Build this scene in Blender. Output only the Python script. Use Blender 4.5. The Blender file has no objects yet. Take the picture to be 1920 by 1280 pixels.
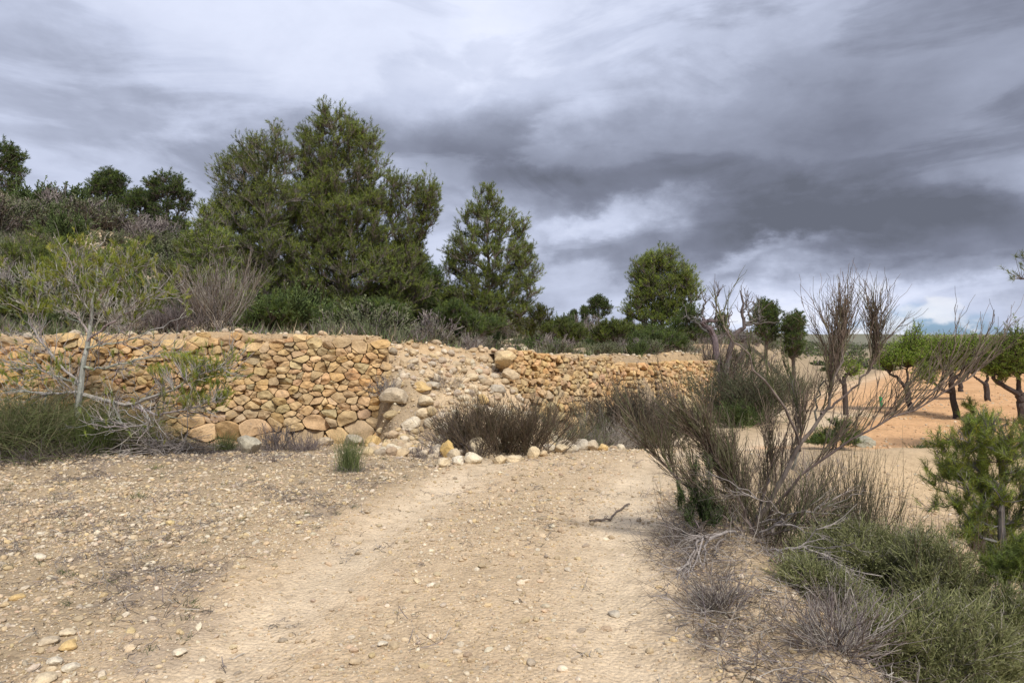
import bpy, math, random
import numpy as np
from math import radians

rng = np.random.default_rng(7)
random.seed(7)
sc = bpy.context.scene
COL = sc.collection

# ------------------------------------------------------------------ camera
F = 1280.0            # focal length in photo pixels (1920 wide)
CZ = 1.6
HOR = 640.0
cam = bpy.data.cameras.new('camera')
cam.sensor_width = 36.0
cam.lens = 24.0
cam.clip_start = 0.05
cam.clip_end = 6000
cam_ob = bpy.data.objects.new('camera', cam)
COL.objects.link(cam_ob)
cam_ob.location = (0, 0, CZ)
cam_ob.rotation_euler = (radians(90), 0, 0)
sc.camera = cam_ob

# ------------------------------------------------------------------ render / exposure
sc.view_settings.view_transform = 'Standard'
sc.view_settings.look = 'None'
sc.view_settings.gamma = 1
sc.view_settings.exposure = 0.15
sc.cycles.max_bounces = 5
sc.cycles.diffuse_bounces = 3
sc.cycles.glossy_bounces = 1
sc.cycles.transmission_bounces = 2
sc.cycles.transparent_max_bounces = 4

# ------------------------------------------------------------------ sun
SUN_EL, SUN_AZ = radians(50), radians(158)     # azimuth measured from +Y towards +X (behind, a little to the right)
sun = bpy.data.lights.new('sun', 'SUN')
sun.energy = 3.6
sun.angle = radians(9)
sun.color = (1.0, 0.95, 0.87)
sun_ob = bpy.data.objects.new('sun', sun)
COL.objects.link(sun_ob)
sun_ob.rotation_euler = (radians(90) - SUN_EL, 0, math.pi - SUN_AZ)

# ------------------------------------------------------------------ world: overcast cloud deck over a Nishita sky
world = bpy.data.worlds.new('World')
sc.world = world
world.use_nodes = True
nt = world.node_tree
nt.nodes.clear()


class G:
    """small expression builder for node trees"""
    def __init__(s, tree):
        s.t = tree

    def n(s, typ, **kw):
        nd = s.t.nodes.new(typ)
        for k, v in kw.items():
            setattr(nd, k, v)
        return nd

    def inp(s, sock, v):
        if isinstance(v, bpy.types.NodeSocket):
            s.t.links.new(v, sock)
        elif v is not None:
            if sock.type == 'RGBA' and isinstance(v, (tuple, list)) and len(v) == 3:
                v = tuple(v) + (1,)
            sock.default_value = v

    def m(s, op, a, b=None, c=None, clamp=False):
        nd = s.n('ShaderNodeMath', operation=op)
        nd.use_clamp = clamp
        s.inp(nd.inputs[0], a)
        s.inp(nd.inputs[1], b)
        s.inp(nd.inputs[2], c)
        return nd.outputs[0]

    def v(s, op, a, b=None, sc_=None):
        nd = s.n('ShaderNodeVectorMath', operation=op)
        s.inp(nd.inputs[0], a)
        s.inp(nd.inputs[1], b)
        if sc_ is not None:
            s.inp(nd.inputs['Scale'], sc_)
        return nd.outputs[0]

    def comb(s, x, y, z):
        nd = s.n('ShaderNodeCombineXYZ')
        for i, q in enumerate((x, y, z)):
            s.inp(nd.inputs[i], q)
        return nd.outputs[0]

    def noise(s, vec, scale, detail=4, rough=0.5, dist=0.0, out=0):
        nd = s.n('ShaderNodeTexNoise')
        s.inp(nd.inputs['Vector'], vec)
        nd.inputs['Scale'].default_value = scale
        nd.inputs['Detail'].default_value = detail
        nd.inputs['Roughness'].default_value = rough
        nd.inputs['Distortion'].default_value = dist
        return nd.outputs[out]

    def vor(s, vec, scale, feature='F1', out='Distance', rand=1.0):
        nd = s.n('ShaderNodeTexVoronoi', feature=feature)
        s.inp(nd.inputs['Vector'], vec)
        nd.inputs['Scale'].default_value = scale
        nd.inputs['Randomness'].default_value = rand
        return nd.outputs[out]

    def mix(s, f, a, b, blend='MIX'):
        nd = s.n('ShaderNodeMix', data_type='RGBA', blend_type=blend)
        s.inp(nd.inputs[0], f)
        s.inp(nd.inputs[6], a)
        s.inp(nd.inputs[7], b)
        return nd.outputs[2]

    def ramp(s, f, stops, interp='LINEAR'):
        nd = s.n('ShaderNodeValToRGB')
        cr = nd.color_ramp
        cr.interpolation = interp
        while len(cr.elements) < len(stops):
            cr.elements.new(0.5)
        for e, (p, c) in zip(cr.elements, stops):
            e.position = p
            e.color = tuple(c) + (1,) if len(c) == 3 else c
        s.inp(nd.inputs[0], f)
        return nd.outputs[0]

    def rng(s, v, a, b, c=0.0, d=1.0, smooth=True):
        nd = s.n('ShaderNodeMapRange')
        nd.interpolation_type = 'SMOOTHSTEP' if smooth else 'LINEAR'
        s.inp(nd.inputs[0], v)
        for i, q in enumerate((a, b, c, d)):
            nd.inputs[i + 1].default_value = q
        return nd.outputs[0]


g = G(nt)
tc = g.n('ShaderNodeTexCoord').outputs['Generated']
sep = g.n('ShaderNodeSeparateXYZ')
nt.links.new(tc, sep.inputs[0])
dx, dy, dz = sep.outputs
az = g.m('MULTIPLY', g.m('ARCTAN2', dx, dy), 57.2958)
el = g.m('MULTIPLY', g.m('ARCSINE', dz), 57.2958)
zz = g.m('ADD', g.m('MAXIMUM', dz, 0.0), 0.10)
plane = g.comb(g.m('DIVIDE', dx, zz), g.m('DIVIDE', dy, zz), 0.3)   # flat cloud deck seen in perspective
# streets of cloud run across the view
rot = g.n('ShaderNodeVectorRotate', rotation_type='Z_AXIS')
nt.links.new(plane, rot.inputs['Vector'])
rot.inputs['Angle'].default_value = radians(24)
st = g.v('MULTIPLY', rot.outputs[0], (0.62, 1.0, 1.0))
warp = g.v('SCALE', g.v('SUBTRACT', g.noise(st, 1.3, 4, 0.5, 0.0, out=1), (0.5, 0.5, 0.5)), sc_=0.55)
stw = g.v('ADD', st, warp)
n1 = g.noise(stw, 0.8, 8, 0.5)
n2 = g.noise(g.v('ADD', g.v('MULTIPLY', tc, (1.0, 1.0, 1.9)), (7.3, 2.1, 4.4)), 3.3, 9, 0.52, 0.35)
n3 = g.noise(g.v('ADD', g.v('MULTIPLY', tc, (1.0, 1.0, 2.3)), (1.3, 9.1, 1.4)), 6.0, 9, 0.6, 0.3)
n4 = g.noise(g.v('ADD', g.v('MULTIPLY', tc, (1.0, 1.0, 3.2)), (5.3, 2.1, 8.4)), 3.1, 9, 0.55, 0.5)
wob = g.noise(g.v('MULTIPLY', tc, (1.0, 1.0, 1.6)), 3.4, 8, 0.58, 0.0, out=1)
wsep = g.n('ShaderNodeSeparateXYZ')
nt.links.new(wob, wsep.inputs[0])
azw = g.m('ADD', az, g.m('MULTIPLY', g.m('SUBTRACT', wsep.outputs[0], 0.5), 26.0))
elw = g.m('ADD', el, g.m('MULTIPLY', g.m('SUBTRACT', wsep.outputs[1], 0.5), 13.0))


def blob(px, py, rx, ry, tilt=0.0, power=1.0):
    """soft patch of cloud at a bearing and elevation of the sky (stored as angles)"""
    a0 = math.atan((px - 960) / F)
    e0 = math.degrees(math.atan((HOR - py) / F * math.cos(a0)))
    a0 = math.degrees(a0)
    k = 57.3 / F
    c, s_ = math.cos(radians(tilt)), math.sin(radians(tilt))
    du = g.m('SUBTRACT', azw, a0)
    dv = g.m('SUBTRACT', elw, e0)
    u = g.m('DIVIDE', g.m('ADD', g.m('MULTIPLY', du, c), g.m('MULTIPLY', dv, s_)), rx * k)
    v = g.m('DIVIDE', g.m('SUBTRACT', g.m('MULTIPLY', dv, c), g.m('MULTIPLY', du, s_)), ry * k)
    r2 = g.m('ADD', g.m('MULTIPLY', u, u), g.m('MULTIPLY', v, v))
    return g.m('EXPONENT', g.m('MULTIPLY', g.m('POWER', r2, power), -1.0))


BL = [  # bearing px, elevation px, half widths, tilt, amount, edge hardness
    (520, 60, 600, 150, 0, 0.24, 1), (1010, 130, 230, 110, 0, 0.13, 1), (150, 330, 360, 150, 0, 0.06, 1),
    (60, 130, 230, 60, -18, -0.10, 1.2), (620, 275, 330, 55, 4, -0.15, 1.2),
    (1060, 330, 320, 105, 2, -0.13, 1.2), (1380, 330, 380, 130, 0, -0.12, 1.2), (1760, 290, 380, 160, 6, -0.13, 1.2),
    (1030, 392, 150, 50, 6, -0.16, 1.8), (1300, 375, 230, 50, -3, -0.12, 1.8), (1560, 400, 260, 62, -4, -0.16, 1.8),
    (1800, 430, 230, 55, -2, -0.20, 1.8), (1780, 508, 150, 26, 2, -0.22, 1.6), (1390, 455, 200, 24, 6, -0.14, 1.5),
    (1130, 505, 150, 22, -6, -0.14, 1.5), (1430, 520, 90, 16, 0, -0.12, 1.5), (1560, 590, 120, 12, 0, -0.10, 1.5),
    (1160, 435, 170, 26, 12, 0.20, 1.5), (1500, 475, 150, 14, 10, 0.16, 1.4), (1450, 560, 320, 44, 4, 0.27, 1.3),
    (1060, 560, 160, 50, 0, 0.12, 1.2), (1700, 590, 300, 40, 0, 0.16, 1.2), (1900, 330, 120, 40, 10, 0.08, 1.2),
    (830, 480, 120, 60, 0, 0.10, 1.2), (1650, 120, 420, 110, 8, -0.13, 1),
]
B = g.m('ADD', g.m('ADD', 0.505, g.rng(el, 28, 60, 0.0, 0.22)), g.m('MULTIPLY', g.m('SUBTRACT', n1, 0.5), 0.24))
B = g.m('ADD', B, g.m('MULTIPLY', g.m('SUBTRACT', n2, 0.5), 0.36))
B = g.m('ADD', B, g.m('MULTIPLY', g.m('SUBTRACT', n3, 0.5), 0.28))
B = g.m('ADD', B, g.m('MULTIPLY', g.m('SUBTRACT', g.rng(n4, 0.44, 0.56), 0.5), 0.13))
for (px, py, rx, ry, ti, am, pw_) in BL:
    B = g.m('ADD', B, g.m('MULTIPLY', blob(px, py, rx, ry, ti, pw_), am))
cloud = g.ramp(B, [(0.0, (0.128, 0.141, 0.182)), (0.20, (0.187, 0.205, 0.272)), (0.42, (0.325, 0.358, 0.465)),
                   (0.62, (0.53, 0.58, 0.735)), (0.82, (0.70, 0.75, 0.91)), (1.0, (0.84, 0.87, 0.96))])
sky = g.n('ShaderNodeTexSky', sky_type='NISHITA')
sky.sun_disc = False
sky.sun_elevation = SUN_EL
sky.sun_rotation = SUN_AZ
sky.altitude = 400
# gap of clear sky low on the right, with white cumulus tops in it
gap = g.m('MULTIPLY', blob(1720, 612, 240, 26, 0, 1.5), g.rng(n3, 0.40, 0.50))
cumn = g.noise(g.v('MULTIPLY', tc, (1, 1, 1.6)), 14, 7, 0.5)
cum = g.m('MULTIPLY', g.m('ADD', blob(1760, 562, 90, 18), g.m('ADD', blob(1880, 610, 60, 26), blob(1690, 612, 60, 14))), g.rng(cumn, 0.48, 0.58))
clear = g.mix(1.0, sky.outputs[0], (0.50, 0.74, 1.25), 'MULTIPLY')
c10 = g.v('SCALE', cloud, sc_=10.0)
keep = g.m('SUBTRACT', 1.0, g.m('MULTIPLY', cum, 0.9), clamp=True)
out_c = g.mix(g.m('MULTIPLY', gap, keep, clamp=True), c10, clear)
out_c = g.mix(g.m('MULTIPLY', cum, 0.8, clamp=True), out_c, (8.7, 8.8, 9.0))
bg = g.n('ShaderNodeBackground')
nt.links.new(out_c, bg.inputs[0])
bg.inputs[1].default_value = 0.10
wo = g.n('ShaderNodeOutputWorld')
nt.links.new(bg.outputs[0], wo.inputs[0])
world.cycles.sampling_method = 'MANUAL'
world.cycles.sample_map_resolution = 512

# ------------------------------------------------------------------ numpy helpers


def nrm(a):
    return a / np.maximum(np.linalg.norm(a, axis=-1, keepdims=True), 1e-9)


def _h(i, j, k, seed):
    n = (i * 374761393 + j * 668265263 + k * 2147483647 + seed * 974711) & 0xffffffff
    n = ((n ^ (n >> 13)) * 1274126177) & 0xffffffff
    n = (n ^ (n >> 16)) & 0xffffffff
    return n / 4294967295.0


def vnoise(p, seed=0):
    p = np.asarray(p, float)
    if p.shape[-1] == 2:
        p = np.concatenate([p, np.zeros(p.shape[:-1] + (1,))], -1)
    i = np.floor(p).astype(np.int64)
    f = p - i
    f = f * f * (3 - 2 * f)
    r = 0
    for a in (0, 1):
        for b in (0, 1):
            for c in (0, 1):
                w = (f[..., 0] if a else 1 - f[..., 0]) * (f[..., 1] if b else 1 - f[..., 1]) * (f[..., 2] if c else 1 - f[..., 2])
                r = r + w * _h(i[..., 0] + a, i[..., 1] + b, i[..., 2] + c, seed)
    return r * 2 - 1


def fbm(p, oct_=4, seed=0, gain=0.5):
    p = np.asarray(p, float)
    r, a = 0, 1.0
    for o in range(oct_):
        r = r + a * vnoise(p * (2.03 ** o) + o * 17.3, seed + o)
        a *= gain
    return r


def sstep(x, a, b):
    t = np.clip((x - a) / (b - a), 0, 1)
    return t * t * (3 - 2 * t)


def W(px, py, d):
    """photo direction and real distance -> place in the world"""
    return np.array([(px - 960) / F * d, d, CZ + (HOR - py) / F * d])


def X(px, d):
    return (px - 960) / F * d


# ------------------------------------------------------------------ mesh helpers
def mesh(name, V, faces, col=None, smooth=False, mat=None):
    V = np.asarray(V, np.float32)
    if isinstance(faces, np.ndarray):
        faces = [faces]
    faces = [f for f in faces if len(f)]
    me = bpy.data.meshes.new(name)
    nl = sum(f.size for f in faces)
    npoly = sum(len(f) for f in faces)
    me.vertices.add(len(V))
    me.vertices.foreach_set('co', V.ravel())
    me.loops.add(nl)
    me.loops.foreach_set('vertex_index', np.concatenate([f.ravel() for f in faces]).astype(np.int32))
    me.polygons.add(npoly)
    tot = np.concatenate([np.full(len(f), f.shape[1]) for f in faces])
    start = np.concatenate([[0], np.cumsum(tot)[:-1]])
    me.polygons.foreach_set('loop_start', start.astype(np.int32))
    me.update(calc_edges=True)
    me.polygons.foreach_set('use_smooth', np.full(npoly, smooth))
    if col is not None:
        col = np.asarray(col, np.float32)
        if col.shape[1] == 3:
            col = np.concatenate([col, np.ones((len(col), 1), np.float32)], 1)
        at = me.color_attributes.new('tint', 'FLOAT_COLOR', 'POINT')
        at.data.foreach_set('color', col.ravel())
    if mat is not None:
        me.materials.append(mat)
    return me


class Bag:
    """collects geometry for one mesh"""
    def __init__(s):
        s.V, s.C, s.Q, s.T, s.n = [], [], [], [], 0

    def add(s, V, C, Q=None, T=None):
        V = V.reshape(-1, 3)
        C = np.broadcast_to(np.asarray(C, float), (len(V), 3)) if np.ndim(C) < 2 else C.reshape(-1, 3)
        s.V.append(V)
        s.C.append(C)
        if Q is not None:
            s.Q.append(Q.reshape(-1, 4) + s.n)
        if T is not None:
            s.T.append(T.reshape(-1, 3) + s.n)
        s.n += len(V)

    def mesh(s, name, mat, smooth=False, origin=(0, 0, 0)):
        V = np.concatenate(s.V) - np.asarray(origin)
        fs = []
        if s.Q:
            fs.append(np.concatenate(s.Q))
        if s.T:
            fs.append(np.concatenate(s.T))
        return mesh(name, V, fs, np.concatenate(s.C), smooth, mat)

    # --- shapes
    def tubes(s, P, R, sides=4, col=(1, 1, 1)):
        """P (N,K,3) centre lines, R (N,K) radii"""
        N, K, _ = P.shape
        if N == 0:
            return
        T = np.empty_like(P)
        T[:, 1:-1] = P[:, 2:] - P[:, :-2]
        T[:, 0] = P[:, 1] - P[:, 0]
        T[:, -1] = P[:, -1] - P[:, -2]
        T = nrm(T)
        ref = nrm(rng.normal(size=(N, 1, 3)))
        U = nrm(np.cross(T, ref))
        Wv = np.cross(T, U)
        a = np.arange(sides) / sides * 2 * math.pi
        V = P[:, :, None] + R[:, :, None, None] * (U[:, :, None] * np.cos(a)[None, None, :, None] + Wv[:, :, None] * np.sin(a)[None, None, :, None])
        idx = np.arange(N * K * sides).reshape(N, K, sides)
        A = idx[:, :-1]
        Bn = idx[:, 1:]
        Q = np.stack([A, np.roll(A, -1, 2), np.roll(Bn, -1, 2), Bn], -1)
        C = np.asarray(col, float)
        if C.ndim == 2:
            C = np.broadcast_to(C[:, None, None], (N, K, sides, 3)).reshape(-1, 3)
        s.add(V, C, Q=Q)

    def blades(s, P, D, L, w, col):
        """thin triangles from P along D"""
        N = len(P)
        side = nrm(np.cross(D, rng.normal(size=(N, 3)))) * (np.asarray(w).reshape(-1, 1) / 2)
        V = np.stack([P - side, P + side, P + D * np.asarray(L).reshape(-1, 1)], 1)
        C = np.broadcast_to(np.asarray(col, float).reshape(-1, 1, 3), (N, 3, 3))
        s.add(V, C.reshape(-1, 3), T=np.arange(N * 3).reshape(N, 3))

    def leaves(s, P, D, L, w, col):
        N = len(P)
        side = nrm(np.cross(D, rng.normal(size=(N, 3)))) * (np.asarray(w).reshape(-1, 1) / 2)
        L = np.asarray(L).reshape(-1, 1)
        V = np.stack([P, P + D * L * 0.5 - side, P + D * L, P + D * L * 0.5 + side], 1)
        C = np.broadcast_to(np.asarray(col, float).reshape(-1, 1, 3), (N, 4, 3))
        s.add(V, C.reshape(-1, 3), Q=np.arange(N * 4).reshape(N, 4))

    def strips(s, P, w, col):
        """ribbons along P (N,K,3), width w (N,), pointed at the end"""
        N, K, _ = P.shape
        T = nrm(P[:, -1] - P[:, 0])
        side = nrm(np.cross(T, rng.normal(size=(N, 3))))[:, None] * (np.asarray(w).reshape(-1, 1, 1) / 2)
        tp = np.linspace(1, 0.15, K)[None, :, None]
        V = np.stack([P - side * tp, P + side * tp], 2)
        idx = np.arange(N * K * 2).reshape(N, K, 2)
        Q = np.stack([idx[:, :-1, 0], idx[:, :-1, 1], idx[:, 1:, 1], idx[:, 1:, 0]], -1)
        C = np.broadcast_to(np.asarray(col, float).reshape(-1, 1, 1, 3), (N, K, 2, 3))
        s.add(V, C.reshape(-1, 3), Q=Q)

    def scatter(s, shapes, pos, size, col, tilt=0.5):
        """copies of small solid shapes in one mesh; size (N,3)"""
        N = len(pos)
        which = rng.integers(0, len(shapes), N)
        yaw = rng.uniform(0, 2 * math.pi, N)
        ax = nrm(rng.normal(size=(N, 3)) * (1, 1, 0.01))
        an = rng.normal(size=N) * tilt
        for k, (SV, ST) in enumerate(shapes):
            i = np.where(which == k)[0]
            if not len(i):
                continue
            V = SV[None] * size[i][:, None]
            c, s_ = np.cos(yaw[i])[:, None], np.sin(yaw[i])[:, None]
            V = np.stack([V[..., 0] * c - V[..., 1] * s_, V[..., 0] * s_ + V[..., 1] * c, V[..., 2]], -1)
            a = ax[i][:, None]
            ca, sa = np.cos(an[i])[:, None, None], np.sin(an[i])[:, None, None]
            V = V * ca + np.cross(np.broadcast_to(a, V.shape), V) * sa + a * (V * a).sum(-1, keepdims=True) * (1 - ca)
            V = V + pos[i][:, None]
            m = len(SV)
            T = ST[None] + (np.arange(len(i)) * m)[:, None, None]
            C = np.broadcast_to(col[i][:, None], V.shape)
            s.add(V, C.reshape(-1, 3), T=T)


def ico(sub):
    t = (1 + 5 ** 0.5) / 2
    v = [(-1, t, 0), (1, t, 0), (-1, -t, 0), (1, -t, 0), (0, -1, t), (0, 1, t), (0, -1, -t), (0, 1, -t), (t, 0, -1), (t, 0, 1), (-t, 0, -1), (-t, 0, 1)]
    f = [(0, 11, 5), (0, 5, 1), (0, 1, 7), (0, 7, 10), (0, 10, 11), (1, 5, 9), (5, 11, 4), (11, 10, 2), (10, 7, 6), (7, 1, 8), (3, 9, 4), (3, 4, 2), (3, 2, 6), (3, 6, 8), (3, 8, 9), (4, 9, 5), (2, 4, 11), (6, 2, 10), (8, 6, 7), (9, 8, 1)]
    v = [np.array(q, float) / np.linalg.norm(q) for q in v]
    for _ in range(sub):
        mid, nf = {}, []

        def mp(a, b):
            k = (min(a, b), max(a, b))
            if k not in mid:
                q = v[a] + v[b]
                v.append(q / np.linalg.norm(q))
                mid[k] = len(v) - 1
            return mid[k]
        for a, b, c in f:
            x, y, z = mp(a, b), mp(b, c), mp(c, a)
            nf += [(a, x, z), (b, y, x), (c, z, y), (x, y, z)]
        f = nf
    return np.array(v), np.array(f)


ICO = [ico(k) for k in range(5)]


def rock(sub, seed, cuts=9, rough=0.05, soft=0.5):
    """angular stone: a sphere cut by random planes, corners worn, surface roughened"""
    V, Fc = ICO[sub]
    r = np.random.default_rng(seed)
    n = nrm(r.normal(size=(cuts, 3)))
    h = r.uniform(0.55, 0.86, cuts)
    d = V @ n.T
    lim = np.where(d > 0.05, h / np.maximum(d, 0.05), 9)
    rad = np.minimum(lim.min(1), 1.0)
    srt = np.sort(np.minimum(lim, 1.2), 1)[:, :3].mean(1)
    rad = rad * soft + np.minimum(srt, 1.0) * (1 - soft)
    rad = rad * (1 + rough * fbm(V * 2.2 + seed, 3, seed)) + rough * 0.35 * vnoise(V * 9 + seed, seed)
    return V * rad[:, None], Fc


PEB = [rock(0, 100 + k, 6, 0.12) for k in range(10)]
PEB1 = [rock(1, 200 + k, 8, 0.10) for k in range(12)]
ROCK2 = [rock(2, 300 + k, 9, 0.08) for k in range(10)]

# ------------------------------------------------------------------ objects helpers


def tag(o, label=None, cat=None, group=None, kind=None):
    if label:
        o['label'] = label
    if cat:
        o['category'] = cat
    if group:
        o['group'] = group
    if kind:
        o['kind'] = kind
    return o


def thing(name, label, cat, loc, group=None):
    o = bpy.data.objects.new(name, None)
    o.empty_display_size = 0.2
    COL.objects.link(o)
    o.location = tuple(float(q) for q in loc)
    return tag(o, label, cat, group)


def part(name, me, parent=None, loc=(0, 0, 0), label=None):
    o = bpy.data.objects.new(name, me)
    COL.objects.link(o)
    o.parent = parent
    o.location = loc
    if label:
        o['label'] = label
    return o


def copy_thing(o, loc, rz=0.0, s=1.0, label=None, group=None):
    c = o.copy()
    COL.objects.link(c)
    c.location = tuple(float(q) for q in loc)
    c.rotation_euler = (0, 0, rz)
    c.scale = (s, s, s)
    for ch in o.children:
        d = ch.copy()
        COL.objects.link(d)
        d.parent = c
    if label:
        c['label'] = label
    if group:
        c['group'] = group
    return c


# ------------------------------------------------------------------ materials
def newmat(name):
    m = bpy.data.materials.new(name)
    m.use_nodes = True
    m.node_tree.nodes.clear()
    gg = G(m.node_tree)
    return m, gg


def finish(gg, color, rough=0.9, bump=None, bstr=0.3, bdist=0.02, transl=0.0, spec=0.2):
    p = gg.n('ShaderNodeBsdfPrincipled')
    gg.inp(p.inputs['Base Color'], color)
    gg.inp(p.inputs['Roughness'], rough)
    p.inputs['Specular IOR Level'].default_value = spec
    if bump is not None:
        b = gg.n('ShaderNodeBump')
        b.inputs['Strength'].default_value = bstr
        b.inputs['Distance'].default_value = bdist
        gg.inp(b.inputs['Height'], bump)
        gg.t.links.new(b.outputs[0], p.inputs['Normal'])
    o = gg.n('ShaderNodeOutputMaterial')
    if transl > 0:
        t = gg.n('ShaderNodeBsdfTranslucent')
        gg.inp(t.inputs[0], color)
        mx = gg.n('ShaderNodeMixShader')
        mx.inputs[0].default_value = transl
        gg.t.links.new(p.outputs[0], mx.inputs[1])
        gg.t.links.new(t.outputs[0], mx.inputs[2])
        gg.t.links.new(mx.outputs[0], o.inputs[0])
    else:
        gg.t.links.new(p.outputs[0], o.inputs[0])


def tint(gg):
    a = gg.n('ShaderNodeAttribute')
    a.attribute_name = 'tint'
    return a.outputs['Color']


def m_leaf(name, transl=0.25, rough=0.7):
    m, gg = newmat(name)
    co = gg.n('ShaderNodeTexCoord').outputs['Object']
    n = gg.noise(co, 3.0, 2)
    c = gg.mix(0.55, tint(gg), gg.ramp(n, [(0.3, (0.72, 0.74, 0.7)), (0.7, (1.15, 1.12, 1.0))]), 'MULTIPLY')
    finish(gg, c, rough, transl=transl, spec=0.25)
    return m


def m_bark(name):
    m, gg = newmat(name)
    co = gg.n('ShaderNodeTexCoord').outputs['Object']
    n = gg.noise(gg.v('MULTIPLY', co, (1, 1, 0.35)), 26, 4, 0.6)
    c = gg.mix(1.0, tint(gg), gg.ramp(n, [(0.3, (0.6, 0.6, 0.6)), (0.7, (1.25, 1.22, 1.2))]), 'MULTIPLY')
    finish(gg, c, 0.92, n, 0.5, 0.01)
    return m


def m_stone(name, s=1.0):
    m, gg = newmat(name)
    co = gg.n('ShaderNodeTexCoord').outputs['Object']
    big = gg.noise(co, 5.0 * s, 5, 0.62)
    fine = gg.noise(co, 42.0 * s, 5, 0.7)
    c = gg.mix(0.85, tint(gg), gg.ramp(big, [(0.28, (0.68, 0.66, 0.66)), (0.5, (1, 1, 1)), (0.72, (1.22, 1.2, 1.14))]), 'MULTIPLY')
    c = gg.mix(0.8, c, gg.ramp(fine, [(0.3, (0.66, 0.65, 0.64)), (0.55, (1.02, 1.02, 1.02)), (0.75, (1.16, 1.16, 1.15))]), 'MULTIPLY')
    lich = gg.rng(gg.noise(gg.v('ADD', co, (3, 8, 1)), 9 * s, 6, 0.7), 0.56, 0.68)
    c = gg.mix(gg.m('MULTIPLY', lich, 0.35), c, (0.20, 0.19, 0.165))
    h = gg.m('ADD', gg.m('MULTIPLY', big, 0.7), gg.m('MULTIPLY', fine, 0.4))
    finish(gg, c, 0.93, h, 0.75, 0.03 / s)
    return m


def m_earth(name):
    """ground sheet: tint carries the kind of soil, noise its crumbs"""
    m, gg = newmat(name)
    co = gg.n('ShaderNodeTexCoord').outputs['Object']
    a = tint(gg)
    b1 = gg.noise(co, 0.9, 5, 0.6)
    b2 = gg.noise(co, 7.0, 6, 0.65)
    b3 = gg.noise(co, 60.0, 4, 0.7)
    v1 = gg.vor(co, 38.0)
    v1c = gg.vor(co, 38.0, out='Color')
    vs = gg.n('ShaderNodeSeparateColor')
    gg.t.links.new(v1c, vs.inputs[0])
    c = gg.mix(0.6, a, gg.ramp(b1, [(0.3, (0.80, 0.79, 0.77)), (0.7, (1.16, 1.15, 1.14))]), 'MULTIPLY')
    c = gg.mix(0.8, c, gg.ramp(b2, [(0.3, (0.74, 0.72, 0.70)), (0.5, (1, 1, 1)), (0.7, (1.15, 1.15, 1.15))]), 'MULTIPLY')
    c = gg.mix(0.55, c, gg.ramp(b3, [(0.3, (0.62, 0.6, 0.58)), (0.6, (1.1, 1.1, 1.1))]), 'MULTIPLY')
    c = gg.mix(0.30, c, gg.ramp(vs.outputs[0], [(0.0, (0.72, 0.72, 0.74)), (1.0, (1.25, 1.24, 1.2))]), 'MULTIPLY')
    h = gg.m('ADD', gg.m('MULTIPLY', b2, 1.3), gg.m('SUBTRACT', gg.m('MULTIPLY', b3, 0.5), gg.m('MULTIPLY', v1, 0.8)))
    finish(gg, c, 0.96, h, 0.6, 0.03, spec=0.1)
    return m


M_EARTH = m_earth('earth')
M_STONE = m_stone('limestone')
M_PEB = m_stone('pebble_stone', 2.5)
M_BARK = m_bark('bark')
M_NEEDLE = m_leaf('needles')
M_LEAF = m_leaf('leaves', 0.35)
M_TWIG = m_leaf('twigs', 0.0, 0.9)

# ------------------------------------------------------------------ the lie of the land
EDGE = np.array([(-60, 9.0), (-14, 11.2), (-8.6, 11.5), (-5.2, 11.9), (-2.15, 12.4), (-0.16, 14.0), (2.26, 17.0), (4.4, 21.0), (7.2, 24.0), (9.5, 31), (22, 60), (60, 150), (300, 700)], float)
ETOP = np.array([1.75, 1.72, 1.68, 1.74, 1.70, 1.44, 1.22, 1.02, 0.94, 0.9, 0.9, 1.0, 3.0])
# how far the slope spreads in front of / behind the edge at each point
EF = np.array([-0.3, -0.3, -0.3, -0.3, -0.3, -0.3, -0.3, -0.3, -0.3, 2.0, 4.0, 8.0, 30])
ELEN = np.concatenate([[0], np.cumsum(np.linalg.norm(np.diff(EDGE, axis=0), axis=1))])
S_A1 = ELEN[4]      # right end of the first wall
S_B0 = ELEN[5]      # start of the second wall


def edge_dist(x, y):
    """signed distance behind (+) / before (-) the terrace edge, and the length along it"""
    best = np.full(x.shape, 1e9)
    sg = np.zeros(x.shape)
    sl = np.zeros(x.shape)
    for k in range(len(EDGE) - 1):
        a, b = EDGE[k], EDGE[k + 1]
        d = b - a
        L = np.linalg.norm(d)
        t = np.clip(((x - a[0]) * d[0] + (y - a[1]) * d[1]) / L ** 2, 0, 1)
        qx, qy = a[0] + t * d[0], a[1] + t * d[1]
        ds = np.hypot(x - qx, y - qy)
        cr = d[0] * (y - qy) - d[1] * (x - qx)
        m = ds < best
        best = np.where(m, ds, best)
        sg = np.where(m, np.sign(cr), sg)
        sl = np.where(m, ELEN[k] + t * L, sl)
    return best * np.where(sg == 0, 1, sg), sl


ROAD = np.array([(-2.2, -6), (-1.1, 0), (-0.42, 3.2), (-0.12, 5.7), (0.4, 7.9), (1.1, 9.8), (3.2, 13), (6.4, 17.5), (11, 24), (20, 38), (40, 70)], float)


def road_dist(x, y):
    best = np.full(x.shape, 1e9)
    sg = np.zeros(x.shape)
    for k in range(len(ROAD) - 1):
        a, b = ROAD[k], ROAD[k + 1]
        d = b - a
        L2 = d @ d
        t = np.clip(((x - a[0]) * d[0] + (y - a[1]) * d[1]) / L2, 0, 1)
        qx, qy = a[0] + t * d[0], a[1] + t * d[1]
        ds = np.hypot(x - qx, y - qy)
        cr = d[0] * (y - qy) - d[1] * (x - qx)
        m = ds < best
        best = np.where(m, ds, best)
        sg = np.where(m, np.sign(cr), sg)
    return best * -sg            # + on the right of the track


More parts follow.
